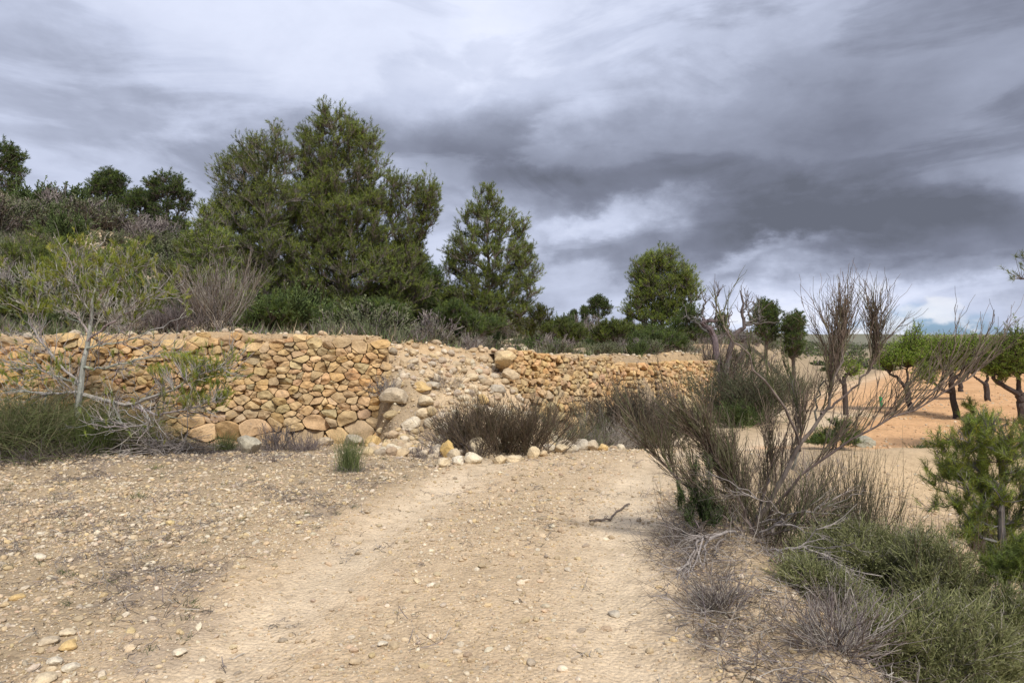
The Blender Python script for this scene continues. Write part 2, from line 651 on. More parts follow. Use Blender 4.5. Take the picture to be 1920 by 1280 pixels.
SKY_PX = np.array([-3000, -800, -200, 0, 100, 200, 300, 400, 600, 800, 1000, 1100, 1200, 1300, 1400, 1500, 1600, 1800, 2400, 9000])
SKY_PY = np.array([250, 300, 335, 372, 392, 412, 446, 484, 545, 585, 610, 616, 624, 632, 640, 648, 652, 655, 650, 640])


def lower(x, y):
    d = np.hypot(x, y)
    z = -0.62 * sstep(y, 9, 15) - 0.16 * sstep(d, 17, 28)
    # gully to the right of the track
    rd = road_dist(x, y)
    out = sstep(rd, 1.5, 3.9)
    lip = 13.4 + 0.35 * np.sin(x * 0.7) + 0.25 * (x - 6)*0.2
    g_ = out * (1 - sstep(y, lip - 2.6, lip)) * sstep(x, 0.6, 2.4)
    z = z - 1.05 * g_
    z = z + 0.15 * np.exp(-((rd - 1.95) / 0.33) ** 2) * (1 - sstep(y, 5, 8)) * sstep(x, 0.3, 0.9)
    # two worn wheel lines
    z = z - 0.035 * (np.exp(-((rd - 1.0) / 0.28) ** 2) + np.exp(-((rd + 1.0) / 0.28) ** 2))
    # rising ground far off on the right
    z = z + 1.2 * sstep(d, 60, 200) - 0.6 * sstep(d, 35, 70)
    return z


def upper(x, y, sl):
    d = np.hypot(x, y)
    t = np.interp(sl, ELEN, ETOP)
    az_ = np.arctan2(x, np.maximum(y, 1e-3))
    az_ = np.where(y <= 0, np.sign(x) * math.pi / 2 * 0.98, az_)
    px = 960 + F * np.tan(np.clip(az_, -1.35, 1.35))
    te = (HOR - np.interp(px, SKY_PX, SKY_PY)) / F * np.cos(az_)
    dr = 55.0
    zr = CZ + te * dr
    u = np.clip((d - 16) / (dr - 16), 0, 1)
    prof = u ** 1.25
    z = t + (zr - t) * prof
    back = np.clip((d - dr) / 60, 0, 1)
    z = z - np.maximum(zr - 0.2, 0) * 0.35 * back * back
    bump = 0.22 * fbm(np.stack([x, y], -1) * 0.22, 4, 3) * sstep(d, 17, 30) + 0.6 * fbm(np.stack([x, y], -1) * 0.06, 3, 5) * sstep(d, 25, 60) * sstep(-px, -1100, -500)
    return z + bump


def height(x, y, fine=True):
    x = np.asarray(x, float)
    y = np.asarray(y, float)
    s_, sl = edge_dist(x, y)
    L = lower(x, y)
    U = upper(x, y, sl)
    front = np.interp(sl, ELEN, EF)
    # slumped stretch between the two walls, and a smaller one further on
    gapm = sstep(sl, S_A1 - 0.55, S_A1 + 0.25) * (1 - sstep(sl, S_B0 - 0.15, S_B0 + 0.45))
    g2 = np.exp(-((sl - (ELEN[7] - 1.0)) / 1.2) ** 2)
    front = front + gapm * 2.7 + g2 * 1.0
    w = sstep(s_, -front, np.maximum(-front + 0.3, 0.62 + gapm * 0.8))
    z = L + (U - L) * w
    p = np.stack([x, y], -1)
    # small bank of earth along the foot of the wall
    z = z + 0.10 * np.exp(-((s_ + 0.3) / 0.7) ** 2) * (1 - w)
    if fine:
        d = np.hypot(x, y)
        rd = np.abs(road_dist(x, y))
        rough_ = 0.35 + 0.65 * sstep(rd, 1.1, 2.2)
        z = z + 0.035 * fbm(p * 0.9, 3, 11) * rough_ + 0.014 * fbm(p * 5.0, 3, 21) * rough_
        z = z + 0.10 * gapm * fbm(p * 2.2, 4, 33, 0.5) * sstep(s_, -3, -1)
        z = z + (30.0 * sstep(d, 700, 2600) * (0.55 + 0.5 * fbm(p * 0.0016, 3, 90)) * sstep(y, 100, 900))
        near = np.clip(1.4 - d / 14, 0, 1)
        z = z + 0.006 * near * vnoise(p * 22, 31)
    return z


def hz(x, y):
    return float(height(np.array([x]), np.array([y]))[0])


def ground_color(x, y):
    s_, sl = edge_dist(x, y)
    rd = road_dist(x, y)
    d = np.hypot(x, y)
    p = np.stack([x, y], -1)
    tan = np.array([0.545, 0.415, 0.27])
    pale = np.array([0.64, 0.515, 0.36])
    verge = np.array([0.37, 0.285, 0.185])
    field = np.array([0.62, 0.375, 0.195])
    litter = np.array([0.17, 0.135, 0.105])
    hill = np.array([0.46, 0.36, 0.24])
    n = fbm(p * 0.8, 4, 41)
    C = np.broadcast_to(verge, p.shape[:-1] + (3,)).copy()

    def mix(c, m):
        nonlocal C
        m = np.clip(m, 0, 1)[..., None]
        C = C * (1 - m) + c * m
    mix(tan, 1 - sstep(np.abs(rd) + 0.3 * n, 1.3, 2.2))
    ruts = np.exp(-((rd - 1.0) / 0.38) ** 2) + np.exp(-((rd + 1.0) / 0.34) ** 2)
    mix(verge * 1.28, 0.6 * np.exp(-(rd / 0.5) ** 2) * (0.7 + 0.6 * n))
    mix(pale, ruts * (0.85 + 0.4 * n))
    # bank and gully soil
    mix(np.array([0.50, 0.375, 0.235]), sstep(rd, 2.0, 3.0))
    # ploughed field on the right
    fm = sstep(rd + 0.5 * n, 0.9, 2.0) * sstep(y + 0.4 * n, 13.4, 14.6)
    fm = np.maximum(fm, sstep(d, 24, 30) * sstep(rd, -2.5, 1.0))
    mix(field, fm)
    furrow = vnoise(np.stack([x * 0.5 + y * 0.1, y * 1.6 - x * 0.15], -1), 77)
    mix(field * np.array([0.90, 0.84, 0.78]), fm * sstep(furrow, 0.0, 0.8) * 0.7)
    # leaf litter along the wall foot; left stretch painted darker to stand for shade
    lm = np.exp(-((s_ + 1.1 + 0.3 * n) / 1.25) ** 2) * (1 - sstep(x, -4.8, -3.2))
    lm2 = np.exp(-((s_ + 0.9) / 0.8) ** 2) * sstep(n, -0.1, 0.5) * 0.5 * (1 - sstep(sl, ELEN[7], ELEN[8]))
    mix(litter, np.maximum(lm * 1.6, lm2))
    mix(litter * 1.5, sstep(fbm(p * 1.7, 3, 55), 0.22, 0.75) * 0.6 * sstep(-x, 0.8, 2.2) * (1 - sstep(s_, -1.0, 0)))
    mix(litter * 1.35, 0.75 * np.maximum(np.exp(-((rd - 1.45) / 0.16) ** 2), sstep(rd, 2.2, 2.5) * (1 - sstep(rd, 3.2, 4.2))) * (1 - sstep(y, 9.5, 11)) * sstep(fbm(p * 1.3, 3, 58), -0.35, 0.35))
    gm_ = sstep(sl, S_A1 - 0.1, S_A1 + 0.4) * (1 - sstep(sl, S_B0 - 0.1, S_B0 + 0.6)) * sstep(s_, -3.2, -2.2)
    mix(np.array([0.57, 0.435, 0.28]), gm_ * (0.8 + 0.5 * n))
    # terrace and hillside
    up = sstep(s_, 0.2, 1.0)
    mix(np.array([0.52, 0.37, 0.215]), up)
    g2 = sstep(fbm(p * 0.35, 4, 61), -0.25, 0.35)
    mix(hill, up * sstep(s_, 1.0, 3.5))
    mix(np.array([0.15, 0.135, 0.085]), up * sstep(s_, 1.2, 3.0) * g2 * 0.75)
    far = sstep(d, 70, 260)
    mix(np.array([0.16, 0.17, 0.13]), far * 0.85)
    return C


# polar sheet centred under the viewpoint, dense ahead, reaching the horizon all round
th = np.concatenate([np.linspace(-56, 56, 760), np.linspace(57, 303, 110)])
th = np.radians(th)
rr = np.concatenate([np.linspace(0.3, 2.2, 10)[:-1], 2.2 * np.exp(np.linspace(0, math.log(4000 / 2.2), 620))])
R_, T_ = np.meshgrid(rr, th, indexing='ij')
gx, gy = R_ * np.sin(T_), R_ * np.cos(T_)
gz = height(gx, gy)
nr, nth = R_.shape
GV = np.stack([gx, gy, gz], -1).reshape(-1, 3)
GC = ground_color(gx, gy).reshape(-1, 3)
idx = np.arange(nr * nth).reshape(nr, nth)
nx = np.roll(idx, -1, 1)
GQ = np.stack([idx[:-1], idx[1:], nx[1:], nx[:-1]], -1).reshape(-1, 4)
cv = len(GV)
GV = np.concatenate([GV, [[0, 0, hz(0, 0)]]])
GC = np.concatenate([GC, GC[:1]])
GT = np.stack([idx[0], nx[0], np.full(nth, cv)], -1)
ground = part('ground', mesh('ground', GV, [GQ, GT], GC, True, M_EARTH))
ground['kind'] = 'structure'

exec_marker = 'ground done'

# ------------------------------------------------------------------ loose stones on the ground (gravel)
STONE_COLS = np.array([(0.60, 0.47, 0.31), (0.55, 0.42, 0.26), (0.64, 0.54, 0.40), (0.50, 0.39, 0.25), (0.58, 0.44, 0.25), (0.46, 0.375, 0.275), (0.68, 0.58, 0.43), (0.55, 0.41, 0.27)])


def stone_col(n, lo=0.72, hi=1.05, cols=STONE_COLS):
    c = cols[rng.integers(0, len(cols), n)]
    return c * rng.uniform(lo, hi, (n, 1)) * (1 + rng.normal(size=(n, 3)) * 0.014)


def gravel(n, d0, d1, size0, size1, power, mask, shapes, name, azr=0.85, flat=0.62):
    u = rng.random(n * 3)
    d = (d0 ** power + u * (d1 ** power - d0 ** power)) ** (1 / power)
    a = rng.uniform(-azr, azr, n * 3)
    x, y = d * np.sin(a), d * np.cos(a)
    k = rng.random(n * 3) < mask(x, y)
    x, y, d = x[k][:n], y[k][:n], d[k][:n]
    sz = size0 * (size1 / size0) ** (rng.random(len(x)) ** 3.2)
    z = height(x, y)
    S = sz[:, None] * np.stack([rng.uniform(0.8, 1.25, len(x)), rng.uniform(0.65, 1.0, len(x)), rng.uniform(flat * 0.7, flat * 1.2, len(x))], -1)
    P = np.stack([x, y, z + S[:, 2] * 0.35], -1)
    b = Bag()
    b.scatter(shapes, P, S, stone_col(len(x)), 0.35)
    o = part(name, b.mesh(name, M_PEB, False))
    return o


def m_gravel(x, y):
    s_, sl = edge_dist(x, y)
    rd = road_dist(x, y)
    p = np.stack([x, y], -1)
    n = fbm(p * 0.9, 3, 71)
    m = 0.48 + 0.52 * sstep(-rd + 0.5 * n, 1.3, 2.3)
    m = m * (1 - 0.85 * np.clip(np.exp(-((rd - 1.0) / 0.42) ** 2) + 0.85 * np.exp(-((rd + 1.0) / 0.36) ** 2), 0, 1))
    m = m * (1 - 0.7 * sstep(rd, 1.4, 1.8)) + 0.45 * sstep(rd, 2.2, 3.0) * sstep(n, -0.4, 0.4)
    m = m * (0.55 + 0.6 * sstep(n, -0.4, 0.5))
    m = m * (1 - 0.65 * np.exp(-((s_ + 1.0) / 0.8) ** 2)) * (1 - sstep(s_, -0.3, 0.1))
    m = m * (1 - sstep(y, 12.2, 14))
    return np.clip(m * 1.2, 0, 1) * (1 - 0.8 * np.exp(-((s_ + 1.0) / 0.8) ** 2) * (x < -3.6))


for (n, d0, d1, a_, b_, pw, shp, nm, lb) in (
        (70000, 2.5, 8.5, 0.004, 0.014, 0.9, PEB, 'gravel', 'fine pale gravel strewn over the track and verge'),
        (24000, 2.6, 12.5, 0.007, 0.032, 1.0, PEB1, 'gravel', 'coarse angular limestone gravel on the verge'),
        (16000, 6.0, 14.0, 0.011, 0.038, 1.2, PEB, 'gravel', 'distant coarse gravel below the stone wall')):
    o = gravel(n, d0, d1, a_, b_, pw, m_gravel, shp, nm)
    tag(o, lb, 'gravel', None, 'stuff')


def m_top(x, y):
    s_, sl = edge_dist(x, y)
    gap_ = sstep(sl, S_A1 - 0.2, S_A1 + 0.4) * (1 - sstep(sl, S_B0 - 0.5, S_B0 + 0.1))
    band = np.exp(-((s_ - 0.55) / 0.35) ** 2) * (sl < ELEN[8] + 1)
    return np.clip(band * 0.9 + gap_ * sstep(s_, -2.6, -1.2) * (1 - sstep(s_, 0.8, 1.5)) * 0.95 * (0.5 + sstep(-s_, 0.3, 1.8)), 0, 1)


o = gravel(16000, 10.5, 27, 0.018, 0.11, 1.0, m_top, PEB1, 'rubble', azr=0.9, flat=0.7)
tag(o, 'small broken rubble along the wall top and the collapsed gap', 'rubble', None, 'stuff')


def m_gap(x, y):
    s_, sl = edge_dist(x, y)
    gap_ = sstep(sl, S_A1 - 0.5, S_A1 + 0.2) * (1 - sstep(sl, S_B0 - 0.2, S_B0 + 0.6))
    return np.clip(gap_ * sstep(s_, -3.0, -2.4) * (1 - sstep(s_, 0.2, 0.7)) * (0.35 + 0.8 * sstep(-s_, 0.5, 2.0)) * (0.3 + 0.9 * sstep(fbm(np.stack([x, y], -1) * 1.9, 2, 83), -0.2, 0.3)), 0, 1)


o = gravel(9000, 9.5, 15, 0.02, 0.13, 1.0, m_gap, [rock(1, 500 + k, 8, 0.10) for k in range(10)], 'rubble', azr=0.25, flat=0.75)
tag(o, 'stones and crumbled earth spilled down the collapsed gap in the wall', 'rubble', None, 'stuff')


def m_hill(x, y):
    s_, sl = edge_dist(x, y)
    p = np.stack([x, y], -1)
    return sstep(s_, 4, 9) * sstep(-fbm(p * 0.35, 4, 61), -0.15, 0.4) * 0.8


o = gravel(4500, 18, 56, 0.05, 0.30, 1.5, m_hill, PEB1, 'rubble', azr=0.8, flat=0.55)
tag(o, 'scattered limestone rubble on the scrubby hillside', 'rubble', None, 'stuff')



def m_field(x, y):
    rd = road_dist(x, y)
    return sstep(rd, 1.5, 3) * sstep(y, 13.2, 14.5) * (0.3 + 0.7 * sstep(fbm(np.stack([x, y], -1) * 0.7, 3, 79), -0.2, 0.4))


_sc = STONE_COLS
STONE_COLS = np.array([(0.60, 0.39, 0.22), (0.55, 0.35, 0.19), (0.63, 0.44, 0.27), (0.60, 0.50, 0.36)])
_old = stone_col
stone_col = lambda n: _old(n, cols=STONE_COLS)
o = gravel(9000, 13.5, 40, 0.015, 0.07, 1.2, m_field, PEB, 'soil_clods', azr=0.7, flat=0.6)
stone_col = _old
tag(o, 'crumbled orange clods over the ploughed field', 'clods', None, 'stuff')

# ------------------------------------------------------------------ dry stone walls
def edge_at(s_):
    i = np.clip(np.searchsorted(ELEN, s_) - 1, 0, len(EDGE) - 2)
    t = (s_ - ELEN[i]) / (ELEN[i + 1] - ELEN[i])
    p = EDGE[i] + (EDGE[i + 1] - EDGE[i]) * np.asarray(t)[..., None]
    # smooth normal
    def dirn(q):
        j = np.clip(np.searchsorted(ELEN, q) - 1, 0, len(EDGE) - 2)
        return nrm(EDGE[j + 1] - EDGE[j])
    d = nrm(dirn(s_ - 0.5) + dirn(s_) + dirn(s_ + 0.5))
    n = np.stack([d[..., 1], -d[..., 0]], -1)       # faces the track
    return p, n


def clip_poly(poly, nx_, ny_, c):
    """keep nx*x+ny*y <= c"""
    out = []
    m = len(poly)
    for i in range(m):
        a, b = poly[i], poly[(i + 1) % m]
        da = nx_ * a[0] + ny_ * a[1] - c
        db = nx_ * b[0] + ny_ * b[1] - c
        if da <= 0:
            out.append(a)
        if (da < 0) != (db < 0) and da != db:
            t = da / (da - db)
            out.append((a[0] + (b[0] - a[0]) * t, a[1] + (b[1] - a[1]) * t))
    return out


def build_wall(name, label, s0, s1, hbot, htop, rowh, seed, cols, group, skip=None, lean=0.10, relief=1.0, left_ragged=False, right_ragged=False):
    r = np.random.default_rng(seed)
    A = 1.62                                # stones lie flatter than tall
    seeds = []
    Hm = 2.2
    h = -0.25
    while h < Hm:
        rh = rowh(h) * r.uniform(0.85, 1.15)
        s_ = s0 - 0.2
        while s_ < s1 + 0.2:
            w = rh * A * r.choice([0.4, 0.65, 0.9, 1.25, 1.7], p=[0.22, 0.22, 0.24, 0.2, 0.12])
            rad = 0.5 * rh * r.uniform(0.3, 1.6)
            seeds.append((s_ + w / 2 + r.normal() * rh * 0.22, (h + rh / 2 + r.normal() * rh * 0.36) * A, rad * 0.9 * A))
            s_ += w
        h += rh
    S = np.array(seeds)
    bag = Bag()
    for i in range(len(S)):
        cx, cy, cr = S[i]
        if cx < s0 + 0.05 or cx > s1 - 0.05:
            continue
        hh = cy / A
        tp = htop(cx)
        bt = hbot(cx)
        if hh > tp or hh < bt - 0.15:
            continue
        if skip and skip(cx, hh, r):
            continue
        d2 = (S[:, 0] - cx) ** 2 + (S[:, 1] - cy) ** 2
        nb = np.argsort(d2)[1:22]
        R = 0.9
        poly = [(cx - R, cy - R), (cx + R, cy - R), (cx + R, cy + R), (cx - R, cy + R)]
        poly = clip_poly(poly, 1, 0, s1 + (r.normal() * 0.05 if right_ragged else 0))
        poly = clip_poly(poly, -1, 0, -(s0 + (r.normal() * 0.05 if left_ragged else 0)))
        for j in nb:
            bx, by, br = S[j]
            nx_, ny_ = bx - cx, by - cy
            c = (bx * bx + by * by - cx * cx - cy * cy - br * br + cr * cr) / 2
            poly = clip_poly(poly, nx_, ny_, c)
            if len(poly) < 3:
                break
        if len(poly) < 3:
            continue
        P = np.array(poly)
        P[:, 1] /= A
        P[:, 1] = np.minimum(P[:, 1], tp + 0.05 + 0.03 * r.normal())
        cen = P.mean(0)
        sz = np.sqrt(max((P[:, 0].max() - P[:, 0].min()) * (P[:, 1].max() - P[:, 1].min()), 1e-6))
        if sz < 0.045:
            continue
        # wear the corners
        for cut in (r.uniform(0.04, 0.16), r.uniform(0.08, 0.16)):
            Q = np.roll(P, -1, 0)
            P = np.stack([P * (1 - cut) + Q * cut, P * cut + Q * (1 - cut)], 1).reshape(-1, 2)
        gp = r.uniform(0.001, 0.007)
        P = cen + (P - cen) * max(0.5, 1 - gp * 2 / sz)
        # even resample to M points
        Q = np.vstack([P, P[:1]])
        seg = np.linalg.norm(np.diff(Q, axis=0), axis=1)
        cum = np.concatenate([[0], np.cumsum(seg)])
        Mn = 22
        tt = np.linspace(0, cum[-1], Mn, endpoint=False)
        P = np.stack([np.interp(tt, cum, Q[:, 0]), np.interp(tt, cum, Q[:, 1])], -1)
        prot = relief * (0.03 + 0.20 * min(sz, 0.4) * r.uniform(0.4, 1.0))
        base = r.normal() * 0.020 * relief
        tilt = r.normal(size=2) * 0.20
        rings = [(0.88, 0.16), (0.985, 0.05), (1.0, 0.0), (0.975, -0.5), (0.93, -0.8), (0.84, -0.93), (0.70, -0.98), (0.54, -1.0), (0.36, -1.0), (0.18, -1.0)]
        VV = []
        for sc_r, dep in rings:
            q = cen + (P - cen) * sc_r
            VV.append(np.concatenate([q, np.full((Mn, 1), dep if dep > 0 else dep * prot)], 1))
        VV.append(np.array([[cen[0], cen[1], -prot]]))
        V = np.concatenate(VV)
        front = V[:, 2] <= 0
        # broken faces: the swell of the stone is cut back by a few tilted planes
        k = r.normal(size=(5, 2))
        k = k / np.linalg.norm(k, axis=1, keepdims=True)
        pr = (V[:, :2] - cen) @ k.T / (sz * 0.5)
        lim = prot * (r.uniform(0.7, 1.15, 5) - r.uniform(0.25, 1.1, 5) * pr).min(1)
        V[:, 2] = np.where(front, np.maximum(V[:, 2], -np.maximum(lim, -0.02)), V[:, 2])
        V[:, 2] += (base + (V[:, 0] - cen[0]) * tilt[0] + (V[:, 1] - cen[1]) * tilt[1]) * front
        V[:, 2] += (0.07 * sz * vnoise(V * (3.1 / sz) + i * 3.1, seed) + 0.012 * vnoise(V * 30 + i, seed + 1)) * front
        pt, nn = edge_at(V[:, 0])
        z = V[:, 1]
        off = -V[:, 2] - lean * (z - 0.0)
        P3 = np.stack([pt[:, 0] + nn[:, 0] * off, pt[:, 1] + nn[:, 1] * off, z], -1)
        rid = np.arange(len(rings) * Mn).reshape(len(rings), Mn)
        a_, b_ = rid[:-1], rid[1:]
        Q4 = np.stack([a_, np.roll(a_, -1, 1), np.roll(b_, -1, 1), b_], -1).reshape(-1, 4)
        T3 = np.stack([rid[-1], np.roll(rid[-1], -1), np.full(Mn, len(V) - 1)], -1)
        cc = (cols[r.integers(0, len(cols))] * 0.65 + cols.mean(0) * 0.35) * r.uniform(0.88, 1.10) * (1 + r.normal(size=3) * 0.03)
        warm = max(0.0, vnoise(np.array([[cx * 0.55, hh * 0.9, 0.0]]), 91)[0])
        cc = cc * (1 + np.array([0.12, 0.02, -0.15]) * warm)
        bag.add(P3, cc, Q=Q4, T=T3)
    # earth packed behind the face
    ss = np.arange(s0 + (0.3 if left_ragged else 0), s1 + 0.01, 0.12)
    pt, nn = edge_at(ss)
    tps = np.array([htop(q) for q in ss])
    rows = []
    for dep, zf in ((0.05, None), (0.16, 1.0), (0.75, 0.99), (0.9, 0.6)):
        if zf is None:
            z = np.full(len(ss), -1.2)
        else:
            z = tps - 0.06 - (1 - zf) * 0.8
        off = -dep - lean * np.maximum(z, 0) * (dep < 0.5)
        rows.append(np.stack([pt[:, 0] + nn[:, 0] * off, pt[:, 1] + nn[:, 1] * off, z + 0.02 * vnoise(np.stack([ss * 3, ss * 0 + dep], -1), 5)], -1))
    Rw = np.stack(rows)
    m, k = Rw.shape[:2]
    idx_ = np.arange(m * k).reshape(m, k)
    Q = np.stack([idx_[:-1, :-1], idx_[:-1, 1:], idx_[1:, 1:], idx_[1:, :-1]], -1).reshape(-1, 4)
    back = Bag()
    back.add(Rw.reshape(-1, 3), (0.46, 0.335, 0.20), Q=Q)
    mid = (s0 + s1) / 2
    pm, _ = edge_at(np.array([mid]))
    base = np.array([pm[0, 0], pm[0, 1], 0.0])
    t = thing(name, label, 'stone wall', base, group)
    sf = bag.mesh('stone_face', M_STONE, True, base)
    sf.set_sharp_from_angle(angle=radians(38))
    part('stone_face', sf, t)
    part('earth_fill', back.mesh('earth_fill', M_EARTH, False, base), t)
    return t


WC = np.array([1.04, 0.965, 0.84]) * np.array([(0.52, 0.385, 0.225), (0.48, 0.365, 0.225), (0.56, 0.43, 0.27), (0.44, 0.345, 0.23), (0.54, 0.37, 0.19), (0.40, 0.335, 0.25), (0.57, 0.45, 0.30), (0.50, 0.355, 0.215)])


def top_of(s_):
    return float(np.interp(s_, ELEN, ETOP))


def low_of(s_):
    p, _ = edge_at(np.array([s_]))
    return float(lower(p[:, 0], p[:, 1])[0])


build_wall('dry_stone_wall', 'tall dry stone wall of golden boulders behind the bare pine, ending at a clean corner', ELEN[1], S_A1 - 0.02,
           low_of, lambda s_: top_of(s_) - 0.02 + 0.03 * math.sin(s_ * 2.3),
           lambda h: 0.24 if h < 0.2 else (0.125 if h < 0.6 else (0.105 if h < 1.40 else 0.16)), 5, WC, None)


def skipB(s_, h, r):
    if s_ < S_B0 + 0.5 and h > 1.25 - (S_B0 + 0.5 - s_) * 1.0:
        return r.random() < 0.35
    return r.random() < 0.02


S_B1 = ELEN[6] + 1.1
build_wall('dry_stone_wall', 'sloping dry stone wall of small flat stones right of the collapsed gap', S_B0 - 0.1, S_B1,
           low_of, lambda s_: top_of(s_) - 0.02 + 0.03 * math.sin(s_ * 3.1),
           lambda h: 0.15 if h < 0.4 else 0.098, 9, WC * np.array([0.97, 0.98, 1.0]), None, skip=skipB, left_ragged=True, right_ragged=True, relief=1.15)


def skipC(s_, h, r):
    return r.random() < 0.03


build_wall('dry_stone_wall', 'far low stretch of dry stone wall ending beside the green-grey dome bush', ELEN[7] + 0.15, ELEN[8] + 0.1,
           low_of, lambda s_: top_of(s_) - 0.02, lambda h: 0.12, 14, WC * 1.03, None, skip=skipC, left_ragged=True, relief=1.1)
build_wall('dry_stone_wall', 'half buried slumped stretch of stone wall between the two standing walls on the right', S_B1 + 0.05, ELEN[7] + 0.1,
           low_of, lambda s_: top_of(s_) - 0.1, lambda h: 0.13, 15, WC * 1.03, None, skip=lambda s_, h, r: r.random() < 0.45, left_ragged=True, right_ragged=True, relief=1.3)

# ------------------------------------------------------------------ plants: growing helpers
def resample(P, K, wob=0.0):
    """smooth polyline through the points of P, K points"""
    P = np.asarray(P, float)
    m = len(P)
    Q = np.vstack([2 * P[0] - P[1], P, 2 * P[-1] - P[-2]])
    t = np.linspace(0, m - 1 - 1e-6, K)
    i = t.astype(int)
    f = (t - i)[:, None]
    a, b, c, d = Q[i], Q[i + 1], Q[i + 2], Q[i + 3]
    R = 0.5 * (2 * b + (c - a) * f + (2 * a - 5 * b + 4 * c - d) * f * f + (3 * b - a - 3 * c + d) * f ** 3)
    if wob:
        R[1:] += rng.normal(size=(K - 1, 3)) * wob
    return R


def spawn(P, n, t0, t1, lo, hi, fwd=1.0, spread=0.5, up=0.3, curl=0.0, K=5, wob=0.03, grav=0.0, bias=(0, 0, 0)):
    """n side shoots from the centre lines P (N,K,3)"""
    N, KP, _ = P.shape
    i = rng.integers(0, N, n)
    t = rng.uniform(t0, t1, n) * (KP - 1)
    j = np.minimum(t.astype(int), KP - 2)
    f = (t - j)[:, None]
    a, b = P[i, j], P[i, j + 1]
    st = a + (b - a) * f
    tg = nrm(b - a)
    D = nrm(tg * fwd + nrm(rng.normal(size=(n, 3))) * spread + np.array([0, 0, up]) + np.array(bias))
    L = rng.uniform(lo, hi, n)[:, None, None]
    s_ = np.linspace(0, 1, K)[None, :, None]
    side = nrm(rng.normal(size=(n, 3)))[:, None]
    R = st[:, None] + D[:, None] * L * s_ + (side * curl + np.array([0, 0, -grav])) * L * s_ ** 2
    w = rng.normal(size=(n, K, 3)) * wob * L
    w[:, 0] = 0
    return R + w


def taper(P, r0, r1):
    K = P.shape[1]
    r0 = np.broadcast_to(np.asarray(r0, float), (len(P),))[:, None]
    return r0 + (r1 - r0) * np.linspace(0, 1, K)[None]


def fan(base, n, L, spread, K=6, up=1.0, curl=0.2, br=0.08, grav=0.0, lean=(0, 0, 0), wob=0.02):
    """n stems leaving one foot"""
    b = np.asarray(base, float) + rng.normal(size=(n, 3)) * np.array([br, br, 0.0])
    D = rng.normal(size=(n, 3)) * spread
    D[:, 2] = up * rng.uniform(0.7, 1.2, n)
    D = nrm(D + np.array(lean))
    Ls = rng.uniform(L[0], L[1], n)[:, None, None]
    s_ = np.linspace(0, 1, K)[None, :, None]
    side = nrm(rng.normal(size=(n, 3)))[:, None]
    R = b[:, None] + D[:, None] * Ls * s_ + (side * curl + np.array([0, 0, -grav])) * Ls * s_ ** 2
    w = rng.normal(size=(n, K, 3)) * wob * Ls
    w[:, 0] = 0
    return R + w


def vary(c, n, lo=0.75, hi=1.25, j=0.05):
    return np.asarray(c) * rng.uniform(lo, hi, (n, 1)) * (1 + rng.normal(size=(n, 3)) * j)


def palette(cols, n, lo=0.8, hi=1.2):
    cols = np.asarray(cols)
    return cols[rng.integers(0, len(cols), n)] * rng.uniform(lo, hi, (n, 1))


def grow(trunk, targets, r_leaf=0.007, up_pen=1.2, path_w=0.45, droop=0.0, exp=2.4):
    """joins every target to the nearest suitable point of the tree grown so far.
    returns the centre lines (N,5,3) and radii (N,5), trunk line and radii"""
    K = 4
    nodes = [p for p in trunk]
    par = [-1] + list(range(len(trunk) - 1))
    pl = np.concatenate([[0], np.cumsum(np.linalg.norm(np.diff(np.array(trunk), axis=0), axis=1))]).tolist()
    M = len(trunk) + len(targets) * K
    NA = np.zeros((M, 3))
    PL = np.zeros(M)
    cnt = len(trunk)
    NA[:cnt] = np.array(trunk)
    PL[:cnt] = pl
    tr = np.array(trunk)
    dt = np.linalg.norm(targets[:, None] - tr[None], axis=2).min(1)
    order = np.argsort(dt + rng.normal(size=len(targets)) * 0.15 * dt.mean())
    chains = []
    for q in order:
        t = targets[q]
        d = NA[:cnt] - t
        dist = np.linalg.norm(d, axis=1)
        cost = dist + path_w * PL[:cnt] + up_pen * np.maximum(d[:, 2] + 0.25 * dist, 0)
        b = int(np.argmin(cost))
        p0 = NA[b].copy()
        pd = nrm(p0 - NA[par[b]]) if par[b] >= 0 else np.array([0, 0, 1.0])
        mid = p0 + (t - p0) * 0.5 + pd * dist[b] * 0.16 + np.array([0, 0, -droop]) * dist[b] + rng.normal(size=3) * dist[b] * 0.05
        ch = [b]
        for k in range(1, K + 1):
            s_ = k / K
            pt = p0 * (1 - s_) ** 2 + 2 * mid * s_ * (1 - s_) + t * s_ * s_
            NA[cnt] = pt
            PL[cnt] = PL[ch[-1]] + dist[b] / K
            par.append(ch[-1])
            ch.append(cnt)
            cnt += 1
        chains.append(ch)
    A = np.zeros(cnt)
    has = np.zeros(cnt, bool)
    for k in range(1, cnt):
        has[par[k]] = True
    for k in range(cnt - 1, 0, -1):
        if not has[k]:
            A[k] = max(A[k], r_leaf ** exp)
        A[par[k]] += A[k]
    Rr = A ** (1 / exp)
    Rr = np.maximum(Rr, r_leaf)
    ch = np.array(chains)
    P = NA[ch]
    R = Rr[ch].copy()
    R[:, 0] = np.minimum(R[:, 0], R[:, 1] * 1.25)
    tl = np.arange(len(trunk))
    return P, R, NA[tl], Rr[tl]


